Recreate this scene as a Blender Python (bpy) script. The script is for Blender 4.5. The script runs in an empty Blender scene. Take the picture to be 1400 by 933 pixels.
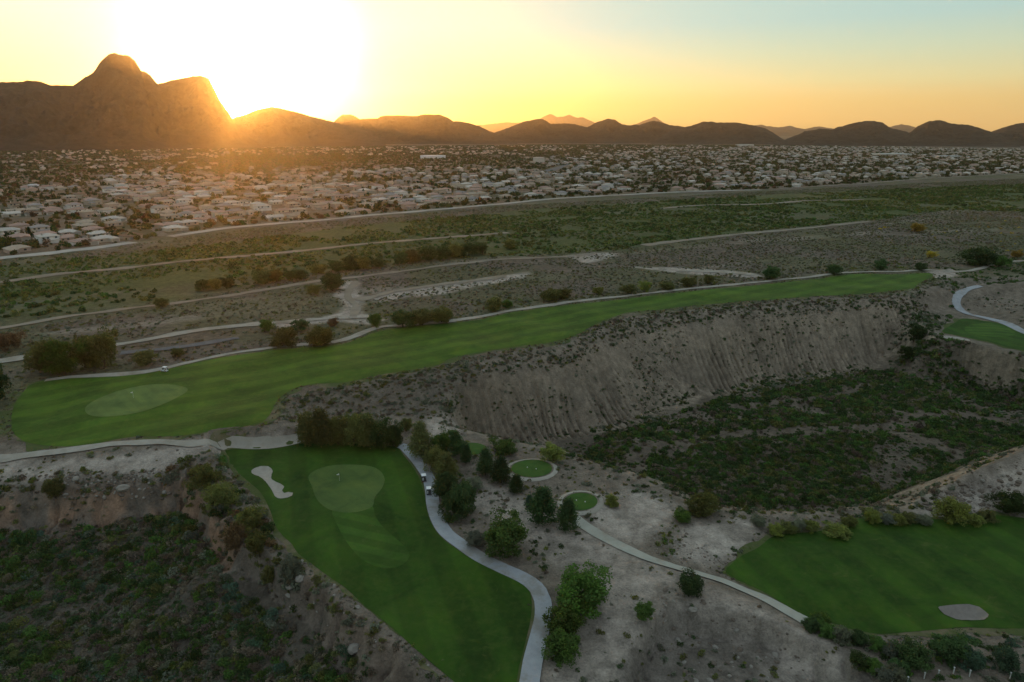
import bpy, math, random, time
import numpy as np
from mathutils import Vector, Matrix, geometry
T0 = time.time()
R = math.radians
random.seed(7)
rng = np.random.default_rng(11)
C = bpy.context.scene.collection
scene = bpy.context.scene

# ------------------------------------------------------------------ camera
CAMH = 85.0
PITCH = R(17.0)
cam_data = bpy.data.cameras.new('camera')
cam_data.sensor_width = 36.0
cam_data.lens = 24.0
cam_data.clip_start = 1.0
cam_data.clip_end = 80000.0
cam = bpy.data.objects.new('camera', cam_data)
C.objects.link(cam)
cam.location = (0, 0, CAMH)
cam.rotation_euler = (R(90) - PITCH, 0, 0)
scene.camera = cam

# ------------------------------------------------------------------ sky, sun, exposure
SUN_AZ = R(-20.9)  # to the left of +Y, over the notch of the ridge
SUN_EL = R(1.75)
SUN_DIR = Vector((math.sin(SUN_AZ) * math.cos(SUN_EL), math.cos(SUN_AZ) * math.cos(SUN_EL), math.sin(SUN_EL)))
world = bpy.data.worlds.new('World')
scene.world = world
world.use_nodes = True


class N:
    """small helper to write node trees"""
    def __init__(s, tree):
        s.t = tree
        s.t.nodes.clear()

    def n(s, kind, _in=None, **kw):
        nd = s.t.nodes.new(kind)
        for k, v in kw.items():
            setattr(nd, k, v)
        for k, v in (_in or {}).items():
            sock = nd.inputs[k]
            if isinstance(v, bpy.types.NodeSocket):
                s.t.links.new(v, sock)
            elif isinstance(v, bpy.types.Node):
                s.t.links.new(v.outputs[0], sock)
            else:
                sock.default_value = v
        return nd

    def math(s, op, a, b=0.0, c=None, clamp=False):
        d = {0: a, 1: b}
        if c is not None:
            d[2] = c
        return s.n('ShaderNodeMath', d, operation=op, use_clamp=clamp).outputs[0]

    def vmath(s, op, a, b=(0, 0, 0)):
        return s.n('ShaderNodeVectorMath', {0: a, 1: b}, operation=op)

    def mix(s, f, a, b, mode='MIX'):
        nd = s.n('ShaderNodeMix', data_type='RGBA', blend_type=mode)
        for i, v in ((0, f), (6, a), (7, b)):
            if isinstance(v, bpy.types.NodeSocket):
                s.t.links.new(v, nd.inputs[i])
            else:
                nd.inputs[i].default_value = v if not isinstance(v, tuple) or len(v) == 4 else (*v, 1)
        return nd.outputs[2]

    def ramp(s, f, stops, interp='LINEAR'):
        nd = s.n('ShaderNodeValToRGB', {0: f})
        cr = nd.color_ramp
        cr.interpolation = interp
        while len(cr.elements) < len(stops):
            cr.elements.new(0.5)
        for e, (p, c) in zip(cr.elements, stops):
            e.position = p
            e.color = (*c, 1) if len(c) == 3 else c
        return nd.outputs[0]

    def noise(s, scale, detail=3, rough=.55, vec=None, dist=0.0):
        d = {'Scale': scale, 'Detail': detail, 'Roughness': rough, 'Distortion': dist}
        if vec is not None:
            d['Vector'] = vec
        return s.n('ShaderNodeTexNoise', d).outputs[0]


w = N(world.node_tree)
sky = w.n('ShaderNodeTexSky', sky_type='NISHITA', sun_disc=False, sun_elevation=SUN_EL, sun_rotation=SUN_AZ,
          altitude=700.0, air_density=1.0, dust_density=2.2, ozone_density=1.0)
tc = w.n('ShaderNodeTexCoord')
dirv = w.vmath('NORMALIZE', tc.outputs['Generated']).outputs[0]
sep = w.n('ShaderNodeSeparateXYZ', {0: dirv})
# glow of the air around the low sun, wider along the horizon than upwards
sx, sy = math.sin(SUN_AZ), math.cos(SUN_AZ)
az = w.math('ARCTAN2', sep.outputs[0], sep.outputs[1])
wob = w.n('ShaderNodeTexNoise', {'Vector': dirv, 'Scale': 9.0, 'Detail': 3.0}).outputs[0]
daz = w.math('SUBTRACT', az, SUN_AZ + R(1.4))
el = w.math('ARCSINE', sep.outputs[2])
dele = w.math('SUBTRACT', el, SUN_EL + R(4.6))
r2 = w.math('ADD', w.math('POWER', w.math('DIVIDE', daz, R(6.7)), 2.0), w.math('POWER', w.math('DIVIDE', dele, R(4.3)), 2.0))
r2 = w.math('MULTIPLY', r2, w.math('MULTIPLY_ADD', wob, 1.4, .35))
glow = w.math('EXPONENT', w.math('MULTIPLY', w.math('POWER', r2, 1.4), -1.1))
dot = w.vmath('DOT_PRODUCT', dirv, tuple(SUN_DIR)).outputs[1]
core = w.math('POWER', w.math('MAXIMUM', dot, 0.0), 2500.0)
halo = w.math('POWER', w.math('MAXIMUM', dot, 0.0), 260.0)
SKYK = 2.15
elf = w.math('DIVIDE', el, R(90), clamp=True)
grad = w.ramp(elf, [(0.0, (.86, .50, .17)), (.025, (.86, .60, .23)), (.040, (.80, .73, .40)), (.062, (.60, .71, .56)), (.085, (.43, .65, .68)), (.24, (.46, .57, .66)), (1.0, (.50, .59, .74))])  # upper stops raised to add fill light on the ground
nearsun = w.math('EXPONENT', w.math('MULTIPLY', w.math('ABSOLUTE', daz), -1.25))
azk = w.math('MULTIPLY_ADD', nearsun, .30, .82)
gradk = w.mix(1.0, grad, w.n('ShaderNodeCombineColor', {0: w.math('MULTIPLY', azk, SKYK), 1: w.math('MULTIPLY', azk, w.math('MULTIPLY_ADD', nearsun, .35, SKYK)), 2: w.math('MULTIPLY', azk, SKYK * .98)}).outputs[0], 'MULTIPLY')
skyc = w.mix(.07, gradk, sky.outputs[0])
g1 = w.vmath('ADD', w.mix(glow, (0, 0, 0), (3.4, 3.5, 3.6)), w.mix(halo, (0, 0, 0), (9.0, 6.6, 2.4))).outputs[0]
g2 = w.mix(core, (0, 0, 0), (200.0, 130.0, 45.0))
tot = w.vmath('ADD', w.vmath('ADD', skyc, g1).outputs[0], g2).outputs[0]
bg = w.n('ShaderNodeBackground', {'Color': tot, 'Strength': 0.15})
wo = w.n('ShaderNodeOutputWorld', {'Surface': bg})
world.cycles.sampling_method = 'MANUAL'
world.cycles.sample_map_resolution = 2048

sun_data = bpy.data.lights.new('sun', 'SUN')
sun_data.energy = 3.0
sun_data.angle = R(0.53)
sun_data.color = (1.0, 0.44, 0.09)
sun = bpy.data.objects.new('sun', sun_data)
C.objects.link(sun)
sun.rotation_euler = (-SUN_DIR).to_track_quat('-Z', 'Y').to_euler()

scene.view_settings.view_transform = 'Standard'
scene.view_settings.look = 'None'
scene.view_settings.exposure = 1.7
scene.view_settings.gamma = 1.0
scene.cycles.volume_bounces = 1
scene.cycles.max_bounces = 5
scene.cycles.diffuse_bounces = 2
scene.cycles.transparent_max_bounces = 6
scene.cycles.use_denoising = True

# ------------------------------------------------------------------ pixel rays (the photograph is 1400 x 933) used to find ground points
CP, SP = math.cos(PITCH), math.sin(PITCH)


def ray(px, py):
    dx = (np.asarray(px, float) - 700) / 933
    dv = (466.5 - np.asarray(py, float)) / 933
    return np.stack([dx, CP + dv * SP, -SP + dv * CP], -1)


def at(px, py, e=0.0):
    """world XY where the line of sight through a pixel reaches height e"""
    d = ray(px, py)
    t = (CAMH - e) / np.maximum(-d[..., 2], 1e-4)
    return d[..., 0] * t, d[..., 1] * t


def topix(x, y, z):
    f = y * CP - (z - CAMH) * SP
    u = y * SP + (z - CAMH) * CP
    return 700 + 933 * x / f, 466.5 - 933 * u / f, f


def vhash(ix, iy, seed):
    h = (np.asarray(ix).astype(np.int64) * 374761393 + np.asarray(iy).astype(np.int64) * 668265263 + int(seed) * 144269504) & 0xFFFFFFFF
    h = ((h ^ (h >> 13)) * 1274126177) & 0xFFFFFFFF
    h = ((h ^ (h >> 16)) * 2246822519) & 0xFFFFFFFF
    return ((h ^ (h >> 15)) & 0xFFFFFF) / 16777215.0


def vnoise(x, y, seed=0):
    ix, iy = np.floor(x), np.floor(y)
    fx, fy = x - ix, y - iy
    fx = fx * fx * (3 - 2 * fx)
    fy = fy * fy * (3 - 2 * fy)
    a, b = vhash(ix, iy, seed), vhash(ix + 1, iy, seed)
    c, d = vhash(ix, iy + 1, seed), vhash(ix + 1, iy + 1, seed)
    return (a + (b - a) * fx) * (1 - fy) + (c + (d - c) * fx) * fy


def fbm(x, y, scale, oct=4, seed=0, gain=.5):
    v, a, s, t = 0, 1.0, 1.0 / scale, 0.0
    for i in range(oct):
        v = v + a * (vnoise(x * s + i * 17.3, y * s - i * 9.1, seed + i) * 2 - 1)
        t += a
        a *= gain
        s *= 2.03
    return v / t


def sstep(a, b, x):
    t = np.clip((x - a) / (b - a), 0, 1)
    return t * t * (3 - 2 * t)


def spline(pts, closed, step):
    """catmull-rom through pts, resampled at about step"""
    p = np.array(pts, float)
    n = len(p)
    out = []
    for i in range(n if closed else n - 1):
        if closed:
            a, b, c, d = p[(i - 1) % n], p[i], p[(i + 1) % n], p[(i + 2) % n]
        else:
            a, b, c, d = p[max(i - 1, 0)], p[i], p[i + 1], p[min(i + 2, n - 1)]
        k = max(1, int(np.linalg.norm(c - b) / step))
        for j in range(k):
            t = j / k
            out.append(.5 * ((2 * b) + (c - a) * t + (2 * a - 5 * b + 4 * c - d) * t * t + (3 * b - a - 3 * c + d) * t ** 3))
    if not closed:
        out.append(p[-1])
    return np.array(out)


def polydist(x, y, poly, reach, closed=True):
    """(distance to the outline, inside, arclength of the nearest point), only within reach of the outline's box"""
    n = len(x)
    D = np.full(n, 1e6)
    I = np.zeros(n, bool)
    S = np.zeros(n)
    lo, hi = poly.min(0) - reach, poly.max(0) + reach
    m = np.nonzero((x > lo[0]) & (x < hi[0]) & (y > lo[1]) & (y < hi[1]))[0]
    if not len(m):
        return D, I, S
    X, Y = x[m], y[m]
    d2 = np.full(len(m), 1e12)
    ins = np.zeros(len(m), bool)
    ss = np.zeros(len(m))
    acc = 0.0
    k = len(poly)
    for i in range(k if closed else k - 1):
        ax, ay = poly[i]
        bx, by = poly[(i + 1) % k]
        ex, ey = bx - ax, by - ay
        L2 = ex * ex + ey * ey + 1e-12
        L = math.sqrt(L2)
        t = np.clip(((X - ax) * ex + (Y - ay) * ey) / L2, 0, 1)
        q = (X - ax - t * ex) ** 2 + (Y - ay - t * ey) ** 2
        b = q < d2
        d2[b] = q[b]
        ss[b] = acc + t[b] * L
        if closed and (ay > by) != (ay < by) or (closed and ay != by):
            c = (ay > Y) != (by > Y)
            xc = ax + (Y - ay) * ex / (ey if ey else 1e-12)
            ins ^= c & (X < xc)
        acc += L
    D[m] = np.sqrt(d2)
    I[m] = ins
    S[m] = ss
    return D, I, S


def pxpoly(pts, e=0.0):
    """outline given as (px, py[, elevation]) to world XY"""
    out = []
    for p in pts:
        x, y = at(p[0], p[1], p[2] if len(p) > 2 else e)
        out.append((float(x), float(y)))
    return np.array(out)


# ------------------------------------------------------------------ outlines read off the photograph
FAIRWAY_UP = [(30,540),(50,523),(100,517),(150,514),(190,513),(225,507),(250,501),(300,490),(350,483),(400,477),(457,473),(485,466),(510,457),(537,450),(575,446),(625,442),(670,435),(700,428),(750,421),(800,415),(850,410),(925,401),(1000,394),(1050,389),(1100,384),(1162,376),(1195,375),(1225,376),(1268,374),(1275,377),(1257,387),(1245,395),(1200,400),(1150,404),(1087,407),(1050,410),(1000,414),(950,418),(900,424),(860,427),(830,437),(807,447),(787,459),(750,469),(700,475),(672,479),(640,485),(615,491),(600,499),(570,505),(525,512),(490,520),(462,524),(425,526),(400,533),(380,546),(372,562),(360,577),(330,585),(300,594),(240,597),(190,597),(150,603),(130,608),(90,611),(50,608),(30,602),(17,588),(18,560)]
GREEN_UP = [(117,564),(125,572),(150,573),(187,567),(225,555),(250,542),(257,534),(240,529),(212,529),(175,535),(150,543),(125,555)]
FAIRWAY_LOW = [(307,616),(332,614),(362,614),(387,611),(407,606),(422,603),(450,605),(500,608),(540,611),(552,623),(566,642),(574,657),(581,680),(584,700),(592,720),(606,738),(630,756),(650,768),(675,779),(700,791),(715,799),(724,810),(727,826),(725,850),(719,875),(714,895),(709,915),(706,935),(700,960),(690,1000),(700,1080),(760,1120),(770,1060),(700,1050),(650,960),(625,920),(600,905),(575,889),(550,871),(525,850),(500,830),(475,807),(440,782),(407,756),(400,745),(387,733),(377,720),(370,700),(360,680),(350,668),(325,647),(311,628)]
FAIRWAY_LOW = [p for p in FAIRWAY_LOW if p[1] < 1001] 
FAIRWAY_LOW = FAIRWAY_LOW[:35] + [(700,1000)] + FAIRWAY_LOW[35:]
GREEN_LOW = [(422,653),(435,643),(462,637),(500,638),(518,644),(526,656),(522,672),(513,686),(510,698),(496,704),(478,707),(455,705),(441,697),(432,685),(427,669)]
APPROACH_LOW = [(455,705),(478,707),(496,704),(510,698),(512,706),(520,718),(537,732),(553,745),(560,757),(550,770),(530,775),(508,772),(490,762),(475,745),(461,722)]
BUNKER_LOW = [(344,646),(352,640),(367,639),(373,645),(371,655),(377,660),(385,664),(389,668),(386,672),(389,676),(395,675),(401,677),(400,681),(387,684),(377,681),(372,672),(365,662),(357,654),(347,650)]
FAIRWAY_RIGHT = [(1050,738),(1062,732),(1087,730),(1125,726),(1150,717),(1175,710),(1200,709),(1250,709),(1300,711),(1330,707),(1362,705),(1400,709),(1500,715),(1560,780),(1500,862),(1400,860),(1362,861),(1312,860),(1275,862),(1225,866),(1200,867),(1162,860),(1137,852),(1105,845),(1075,829),(1050,813),(1022,800),(992,783),(1000,772),(1015,760),(1037,749)]
BUNKER_RIGHT = [(1282,832),(1292,829),(1325,828),(1338,832),(1351,842),(1345,849),(1330,851),(1307,848),(1290,841)]
FAIRWAY_FAR = [(1288,453),(1305,442),(1318,436),(1350,440),(1375,446),(1400,458),(1450,478),(1460,500),(1430,496),(1400,480),(1375,475),(1350,467),(1325,463),(1300,457)]
GREEN_FAR = [(1320,447),(1335,443),(1355,443),(1378,450),(1388,457),(1378,461),(1355,461),(1333,458),(1320,453)]
BUNKER_FAR = [(1287,461),(1302,461),(1322,465),(1325,468),(1310,467),(1292,464)]
def ell(cx, cy, rx, ry, n=20):
    return [(cx + rx * math.cos(2 * math.pi * i / n), cy + ry * math.sin(2 * math.pi * i / n)) for i in range(n)]
TEE_A, TEE_B, TEE_C = ell(727, 641, 28, 12), ell(794, 686, 23, 12), ell(645, 614, 21, 8)

# the high ground: long fairway, flood plain and town, all at about 0; everything nearer lies about 5 m lower
UPPER = pxpoly([(-500,590),(0,607),(50,613),(130,612),(190,602),(300,598),(370,578),(395,548),(470,526),(600,504),(700,481),(800,457),(860,431),(1000,418),(1250,401),(1290,382),(1400,378),(1800,372),(1800,230),(-500,230)])
RIM_R = spline(pxpoly([(596,566,-2),(622,517,-.5),(700,487,-.5),(760,477,-.5),(810,458,-.5),(862,434,-.5),(950,425,-.5),(1050,417,-.5),(1150,411,-.5),(1240,404,-.5),(1272,404,-1),(1285,425,-4),(1278,452,-9),(1290,472,-10),(1330,476,-10),(1400,492,-10),(1500,520,-8),(1650,570,-5),(1560,610,0),(1400,632,-4),(1330,662,-5),(1240,700,-5),(1180,705,-5),(1050,705,-5),(980,699,-5),(930,683,-5),(870,654,-5),(830,640,-5),(780,625,-5),(740,611,-5),(680,598,-5),(625,588,-5)]), True, 8)
TOE_R = pxpoly([(655,606,-24),(700,607,-25),(790,605,-27),(840,590,-27),(900,571,-27),(970,549,-27),(1050,533,-27),(1150,514,-27),(1225,502,-27),(1250,500,-26),(1300,515,-26),(1400,545,-26),(1520,590,-26),(1400,653,-27),(1330,676,-27),(1240,710,-27),(1180,712,-27),(1050,712,-27),(980,707,-27),(930,696,-27),(870,674,-27),(800,653,-26),(740,641,-26),(690,630,-26),(665,618,-25)])
RIM_L = spline(pxpoly([(-300,675),(-60,664),(0,661),(60,662),(90,656),(160,655),(230,648),(262,640),(285,640),(300,655),(318,690),(343,730),(372,765),(408,783),(445,805),(500,852),(550,887),(600,922),(650,958),(700,1010),(760,1130),(-300,1130)], -5.0), True, 8)
L1 = pxpoly([(-300,725),(0,720),(60,728),(120,715),(180,705),(235,700),(262,705),(275,725),(300,775),(340,812),(400,850),(470,900),(540,950),(600,1010),(640,1120),(-300,1120)], -11.0)
L2 = pxpoly([(-300,800),(0,785),(100,778),(200,765),(235,790),(280,850),(330,900),(400,960),(450,1110),(-300,1110)], -15.0)
L3 = pxpoly([(-300,900),(0,880),(150,870),(215,885),(262,930),(295,1000),(300,1100),(-300,1100)], -19.0)
W0 = spline(pxpoly([(845,905),(880,850),(930,822),(980,828),(1050,845),(1110,868),(1190,898),(1240,930),(1310,1010),(1300,1090),(820,1090),(838,960)], -5.0), True, 8)
W1 = pxpoly([(900,925),(940,880),(985,885),(1030,900),(1090,940),(1120,1060),(880,1060)], -11.0)

# ------------------------------------------------------------------ near raster (1 m)
class Raster:
    def __init__(s, x0, x1, y0, y1, res):
        s.x0, s.y0, s.res = x0, y0, res
        s.nx, s.ny = int((x1 - x0) / res) + 1, int((y1 - y0) / res) + 1
        gx, gy = np.meshgrid(x0 + np.arange(s.nx) * res, y0 + np.arange(s.ny) * res)
        s.X, s.Y = gx.ravel(), gy.ravel()
        s.ch = {}

    def sample(s, name, x, y, default):
        A = s.ch[name].reshape(s.ny, s.nx)
        fx, fy = (x - s.x0) / s.res, (y - s.y0) / s.res
        ok = (fx >= 0) & (fy >= 0) & (fx < s.nx - 1.001) & (fy < s.ny - 1.001)
        fx, fy = np.clip(fx, 0, s.nx - 1.001), np.clip(fy, 0, s.ny - 1.001)
        ix, iy = fx.astype(int), fy.astype(int)
        tx, ty = fx - ix, fy - iy
        v = (A[iy, ix] * (1 - tx) + A[iy, ix + 1] * tx) * (1 - ty) + (A[iy + 1, ix] * (1 - tx) + A[iy + 1, ix + 1] * tx) * ty
        return np.where(ok, v, default)


RA = Raster(-340, 420, 30, 520, 1.0)
X, Y = RA.X, RA.Y
dU, inU, _ = polydist(X, Y, UPPER, 60)
base = np.where(inU, 0.0, -5.0 * sstep(0, 22, dU))
base = base * np.where(Y < 460, 1, 1)


def nested(h, contours, reach=90, scarp=None):
    """lower h inside nested outlines [(drop, outline), ...]; also returns the slope parameter and arclength of the first outline"""
    wx, wy = 9 * fbm(X, Y, 26, 4, 811), 9 * fbm(X, Y, 26, 4, 822)
    D, I, S = zip(*[polydist(X + wx * (q > 0), Y + wy * (q > 0), c, reach) for q, (_, c) in enumerate(contours)])
    t_all = np.zeros(len(X))
    drop = np.zeros(len(X))
    for k in range(len(contours)):
        if k + 1 < len(contours):
            m = I[k] & ~I[k + 1]
            t = D[k] / (D[k] + D[k + 1] + 1e-6)
            tt = t + 0.12 * np.sin(2 * np.pi * t) * -1 if k == 0 else t
            if scarp is not None and k == 0:
                tt = tt * (1 - scarp) + sstep(.38, .72, t + .12 * fbm(X, Y, 9, 3, 833)) * scarp
            drop[m] = (contours[k][0] + (contours[k + 1][0] - contours[k][0]) * tt)[m]
            if k == 0:
                t_all[m] = t[m]
        else:
            m = I[k]
            drop[m] = contours[k][0]
            if k == 1 or len(contours) == 1:
                t_all[m] = 1.0
        if k >= 1:
            t_all[I[k]] = 1.0
    return h - drop, t_all, S[0], D[0], I[0]


h, tR, sR, dR, iR = nested(base, [(0, RIM_R), (25.0, TOE_R)])
# the near side of that canyon starts 5 m lower: share the floor height
h = np.where(iR, np.maximum(h, -27.0), h)
h, tL, sL, dL, iL = nested(h, [(0, RIM_L), (7, L1), (10.5, L2), (14, L3)], scarp=sstep(-40, -62, X) * .9 + .0)
h, tW, sW, dW, iW = nested(h, [(0, W0), (5, W1)])

# pale scree ridge that rises to the right of the big canyon
cr = [(1225,697,-5.5),(1290,665,-3.5),(1345,640,-.5),(1400,618,3.5),(1470,590,8),(1600,545,13)]
crx = pxpoly(cr)
cre = np.array([c[2] for c in cr])
dc, _, sc = polydist(X, Y, crx, 60, closed=False)
L = np.concatenate([[0], np.cumsum(np.linalg.norm(np.diff(crx, axis=0), axis=1))])
ch = np.interp(sc, L, cre)
h = np.maximum(h, ch - dc * 0.85)
# hillock at the far right with a brown face
cr = [(1318,398,-3),(1345,390,-1),(1400,386,2),(1500,380,4),(1650,372,5)]
crx = pxpoly(cr)
cre = np.array([c[2] for c in cr])
dc, _, sc = polydist(X, Y, crx, 80, closed=False)
L = np.concatenate([[0], np.cumsum(np.linalg.norm(np.diff(crx, axis=0), axis=1))])
h = np.maximum(h, np.interp(sc, L, cre) - np.maximum(dc - 3, 0) * 0.42)
MASK = {}


def near_pad(poly, elev, feather, key=None, amount=1.0):
    global h
    d, i, _ = polydist(X, Y, poly, feather + 2)
    k = np.where(i, 1.0, 1 - sstep(0, feather, d)) * amount
    h = h * (1 - k) + elev * k
    return d, i


gl = spline(pxpoly([(1270,430,-9),(1320,424,-8.5),(1400,452,-8.5),(1480,480,-9),(1500,515,-9.5),(1400,486,-10),(1330,470,-10),(1280,462,-10)]), True, 6)
near_pad(gl, -9.5, 16)
low = spline(pxpoly(FAIRWAY_LOW, -5), True, 4)
near_pad(low, -5.0, 5)
rightf = spline(pxpoly(FAIRWAY_RIGHT, -6), True, 4)
near_pad(rightf, -6.2, 9)
for tee, e in ((TEE_A, -3.9), (TEE_B, -4.0), (TEE_C, -4.0)):
    near_pad(spline(pxpoly(tee, e), True, 2), e, 5)
# gentle modelling of the ground
big = fbm(X, Y, 45, 3, 5)
mid = fbm(X, Y, 12, 4, 9)
h = h + big * 0.9
RA.ch['h0'] = h.copy()
RA.ch['h'] = h


def H0(x, y):
    x, y = np.asarray(x, float), np.asarray(y, float)
    return RA.sample('h', x, y, 0.0)


def march(px, py, fn=None, far=1600.0):
    """first point of the ground seen through pixels"""
    fn = fn or H0
    px, py = np.atleast_1d(np.asarray(px, float)), np.atleast_1d(np.asarray(py, float))
    d = ray(px, py)
    t = np.full(len(px), 70.0)
    done = np.zeros(len(px), bool)
    for _ in range(900):
        z = CAMH + d[:, 2] * t
        g = fn(d[:, 0] * t, d[:, 1] * t)
        done |= z <= g
        if done.all():
            break
        step = np.maximum((z - g) * 0.9, 0.4)
        t = np.where(done, t, np.minimum(t + step, 6000))
    lo, hi = np.maximum(t - 3, 1), t
    for _ in range(14):
        m = (lo + hi) / 2
        below = CAMH + d[:, 2] * m <= fn(d[:, 0] * m, d[:, 1] * m)
        hi = np.where(below, m, hi)
        lo = np.where(below, lo, m)
    return d[:, 0] * hi, d[:, 1] * hi


def mpoly(pts, step=None, closed=True):
    p = np.array([(a[0], a[1]) for a in pts], float)
    x, y = march(p[:, 0], p[:, 1])
    q = np.stack([x, y], -1)
    return spline(q, closed, step) if step else q


# ------------------------------------------------------------------ turf, sand and paths: outlines on the ground
SHEETS = []  # name, outline, spacing, offset, material key
W_UP = mpoly(FAIRWAY_UP, 3.0)
W_GUP = mpoly(GREEN_UP, 1.5)
W_LOW = mpoly(FAIRWAY_LOW, 1.6)
W_GLOW = mpoly(GREEN_LOW, 1.2)
W_ALOW = mpoly(APPROACH_LOW, 1.2)
W_BLOW = mpoly(BUNKER_LOW, .8)
W_RIGHT = mpoly(FAIRWAY_RIGHT, 1.6)
W_BR = mpoly(BUNKER_RIGHT, .8)
W_FAR = mpoly(FAIRWAY_FAR, 2.0)
W_GFAR = mpoly(GREEN_FAR, 2.0)
W_BFAR = mpoly(BUNKER_FAR, 1.2)
W_TA, W_TB, W_TC = mpoly(TEE_A, 1.0), mpoly(TEE_B, 1.0), mpoly(TEE_C, 1.0)

turf = np.zeros(len(X))
turfd = np.zeros(len(X))
for P_ in (W_UP, W_LOW, W_RIGHT, W_FAR, W_TA, W_TB, W_TC):
    d, i, _ = polydist(X, Y, P_, 3)
    turf = np.maximum(turf, i.astype(float))
    turfd = np.maximum(turfd, np.where(i, d, 0))
RA.ch['turf'] = turf
# rolling shapes of the fairways, raised banks beside bunkers, sunk bunkers
roll = fbm(X, Y, 22, 2, 31)
h = h + roll * 0.95 * sstep(1, 9, turfd)
for P_, depth in ((W_BLOW, 0.9), (W_BR, 1.1), (W_BFAR, .8)):
    d, i, _ = polydist(X, Y, P_, 8)
    h = h + np.where(i, -depth * sstep(0, 1.6, d) + .35 * (1 - sstep(0, .5, d)), .35 * (1 - sstep(0, 5, d)))
for P_, up in ((W_GUP, 0.7), (W_GLOW, 0.5)):
    d, i, _ = polydist(X, Y, P_, 14)
    h = h + np.where(i, up, up * (1 - sstep(0, 12, d)))
# rough ground away from the turf
rough = 1 - sstep(0, 1, turf)
mask_can = np.clip(iR * 1.0 + iL * 1.0 + iW * 1.0, 0, 1)
h = h + mid * (0.28 + .5 * (tR > .04) * (tR < .96) + 0.9 * np.clip(tR * (tR > .95) + tL * .9, 0, 1)) * rough
# creek-bed ridges of the big canyon's floor
floorR = (tR >= .999)
h = h + floorR * (np.abs(fbm(X * .55, Y * 1.3, 30, 3, 77)) * 3.2) * sstep(2, 14, polydist(X, Y, TOE_R, 20)[0].clip(0, 50))
RA.ch['h'] = h
RA.ch['turfd'] = turfd
RA.ch['tR'] = np.where(iR, tR, 0)
RA.ch['tL'] = np.where(iL, tL, 0)
RA.ch['tW'] = np.where(iW, tW, 0)
RA.ch['iR'] = iR * 1.0
RA.ch['iL'] = iL * 1.0
RA.ch['iW'] = iW * 1.0
RA.ch['iU'] = inU * 1.0

# paths: (pixel polyline, width, name, material)
PATHS = [
    ([(62,521),(90,517),(120,515),(170,512),(205,508),(235,502),(250,498),(300,487),(350,479),(400,473),(450,469),(480,462),(505,452),(525,447),(560,445),(620,439),(670,431),(700,425),(750,418),(800,411),(850,406),(925,397),(1000,390),(1050,385),(1100,380),(1162,373),(1225,372),(1270,370),(1300,372),(1330,370),(1355,363),(1380,358),(1420,356)], 3.4, 'cart_path', 'pathdirt'),
    ([(547,610),(553,612),(563,622),(575,637),(585,652),(590,672),(592,690),(598,710),(610,729),(632,746),(657,763),(690,779),(706,786),(724,796),(736,808),(742,822),(743,842),(739,862),(733,885),(728,907),(724,933),(718,965),(706,1040)], 3.4, 'cart_path', 'concrete'),
    ([(-60,632),(0,628),(25,625),(87,617),(125,612),(150,608),(187,606),(225,605),(275,606),(310,609),(350,610),(375,609),(395,606),(412,602),(422,600)], 3.0, 'cart_path', 'pathdirt'),
    ([(786,709),(812,727),(837,741),(860,752),(890,765),(925,776),(950,783),(987,794),(1020,808),(1050,821),(1075,835),(1100,849)], 2.5, 'cart_path', 'pathdirt2'),
    ([(1440,470),(1400,455),(1375,443),(1350,436),(1325,430),(1313,424),(1307,414),(1311,403),(1322,396),(1340,391)], 4.2, 'cart_path', 'concrete'),
]
PATHW = []
dig = sstep(0.6, 2.6, turfd) * 0.35
onpath = np.zeros(len(X))
for pts, wd, nm, mk in PATHS:
    line = mpoly(pts, 1.6, closed=False)
    PATHW.append(line)
    d, _, _ = polydist(X, Y, line, 8, closed=False)
    onpath = np.maximum(onpath, (d < wd * .5 + .5) * 1.0)
    dig = np.maximum(dig, .3 * (1 - sstep(wd * .5 - 1.2, wd * .5 + .3, d)))
for P_ in (W_BLOW, W_BR, W_BFAR):
    d, i, _ = polydist(X, Y, P_, 2)
RA.ch['dig'] = dig
RA.ch['onpath'] = onpath
print('raster', round(time.time() - T0, 1))


def rills(s, t, dist, seed, pitch, amp, gully=False):
    q = s / pitch + dist * .018 + 0.55 * fbm(s, dist, 9, 3, seed)
    f = q - np.floor(q)
    k = vhash(np.floor(q), np.floor(q) * 0, seed + 3)
    v = np.abs(f - .5) * 2  # 1 at the gully line, 0 on the rib
    if gully:
        return v
    amp = amp * (.25 + 1.5 * vnoise(s / 23.0, dist / 30.0, seed + 9))
    return -amp * (v ** 2.2) * (0.45 + .9 * k) * sstep(.06, .3, t) * (1 - sstep(.82, 1.0, t))


RA.ch['sR'], RA.ch['sL'], RA.ch['dR'], RA.ch['dL'] = sR, sL, dR, dL
RA.ch['sW'], RA.ch['dW'] = sW, dW


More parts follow.
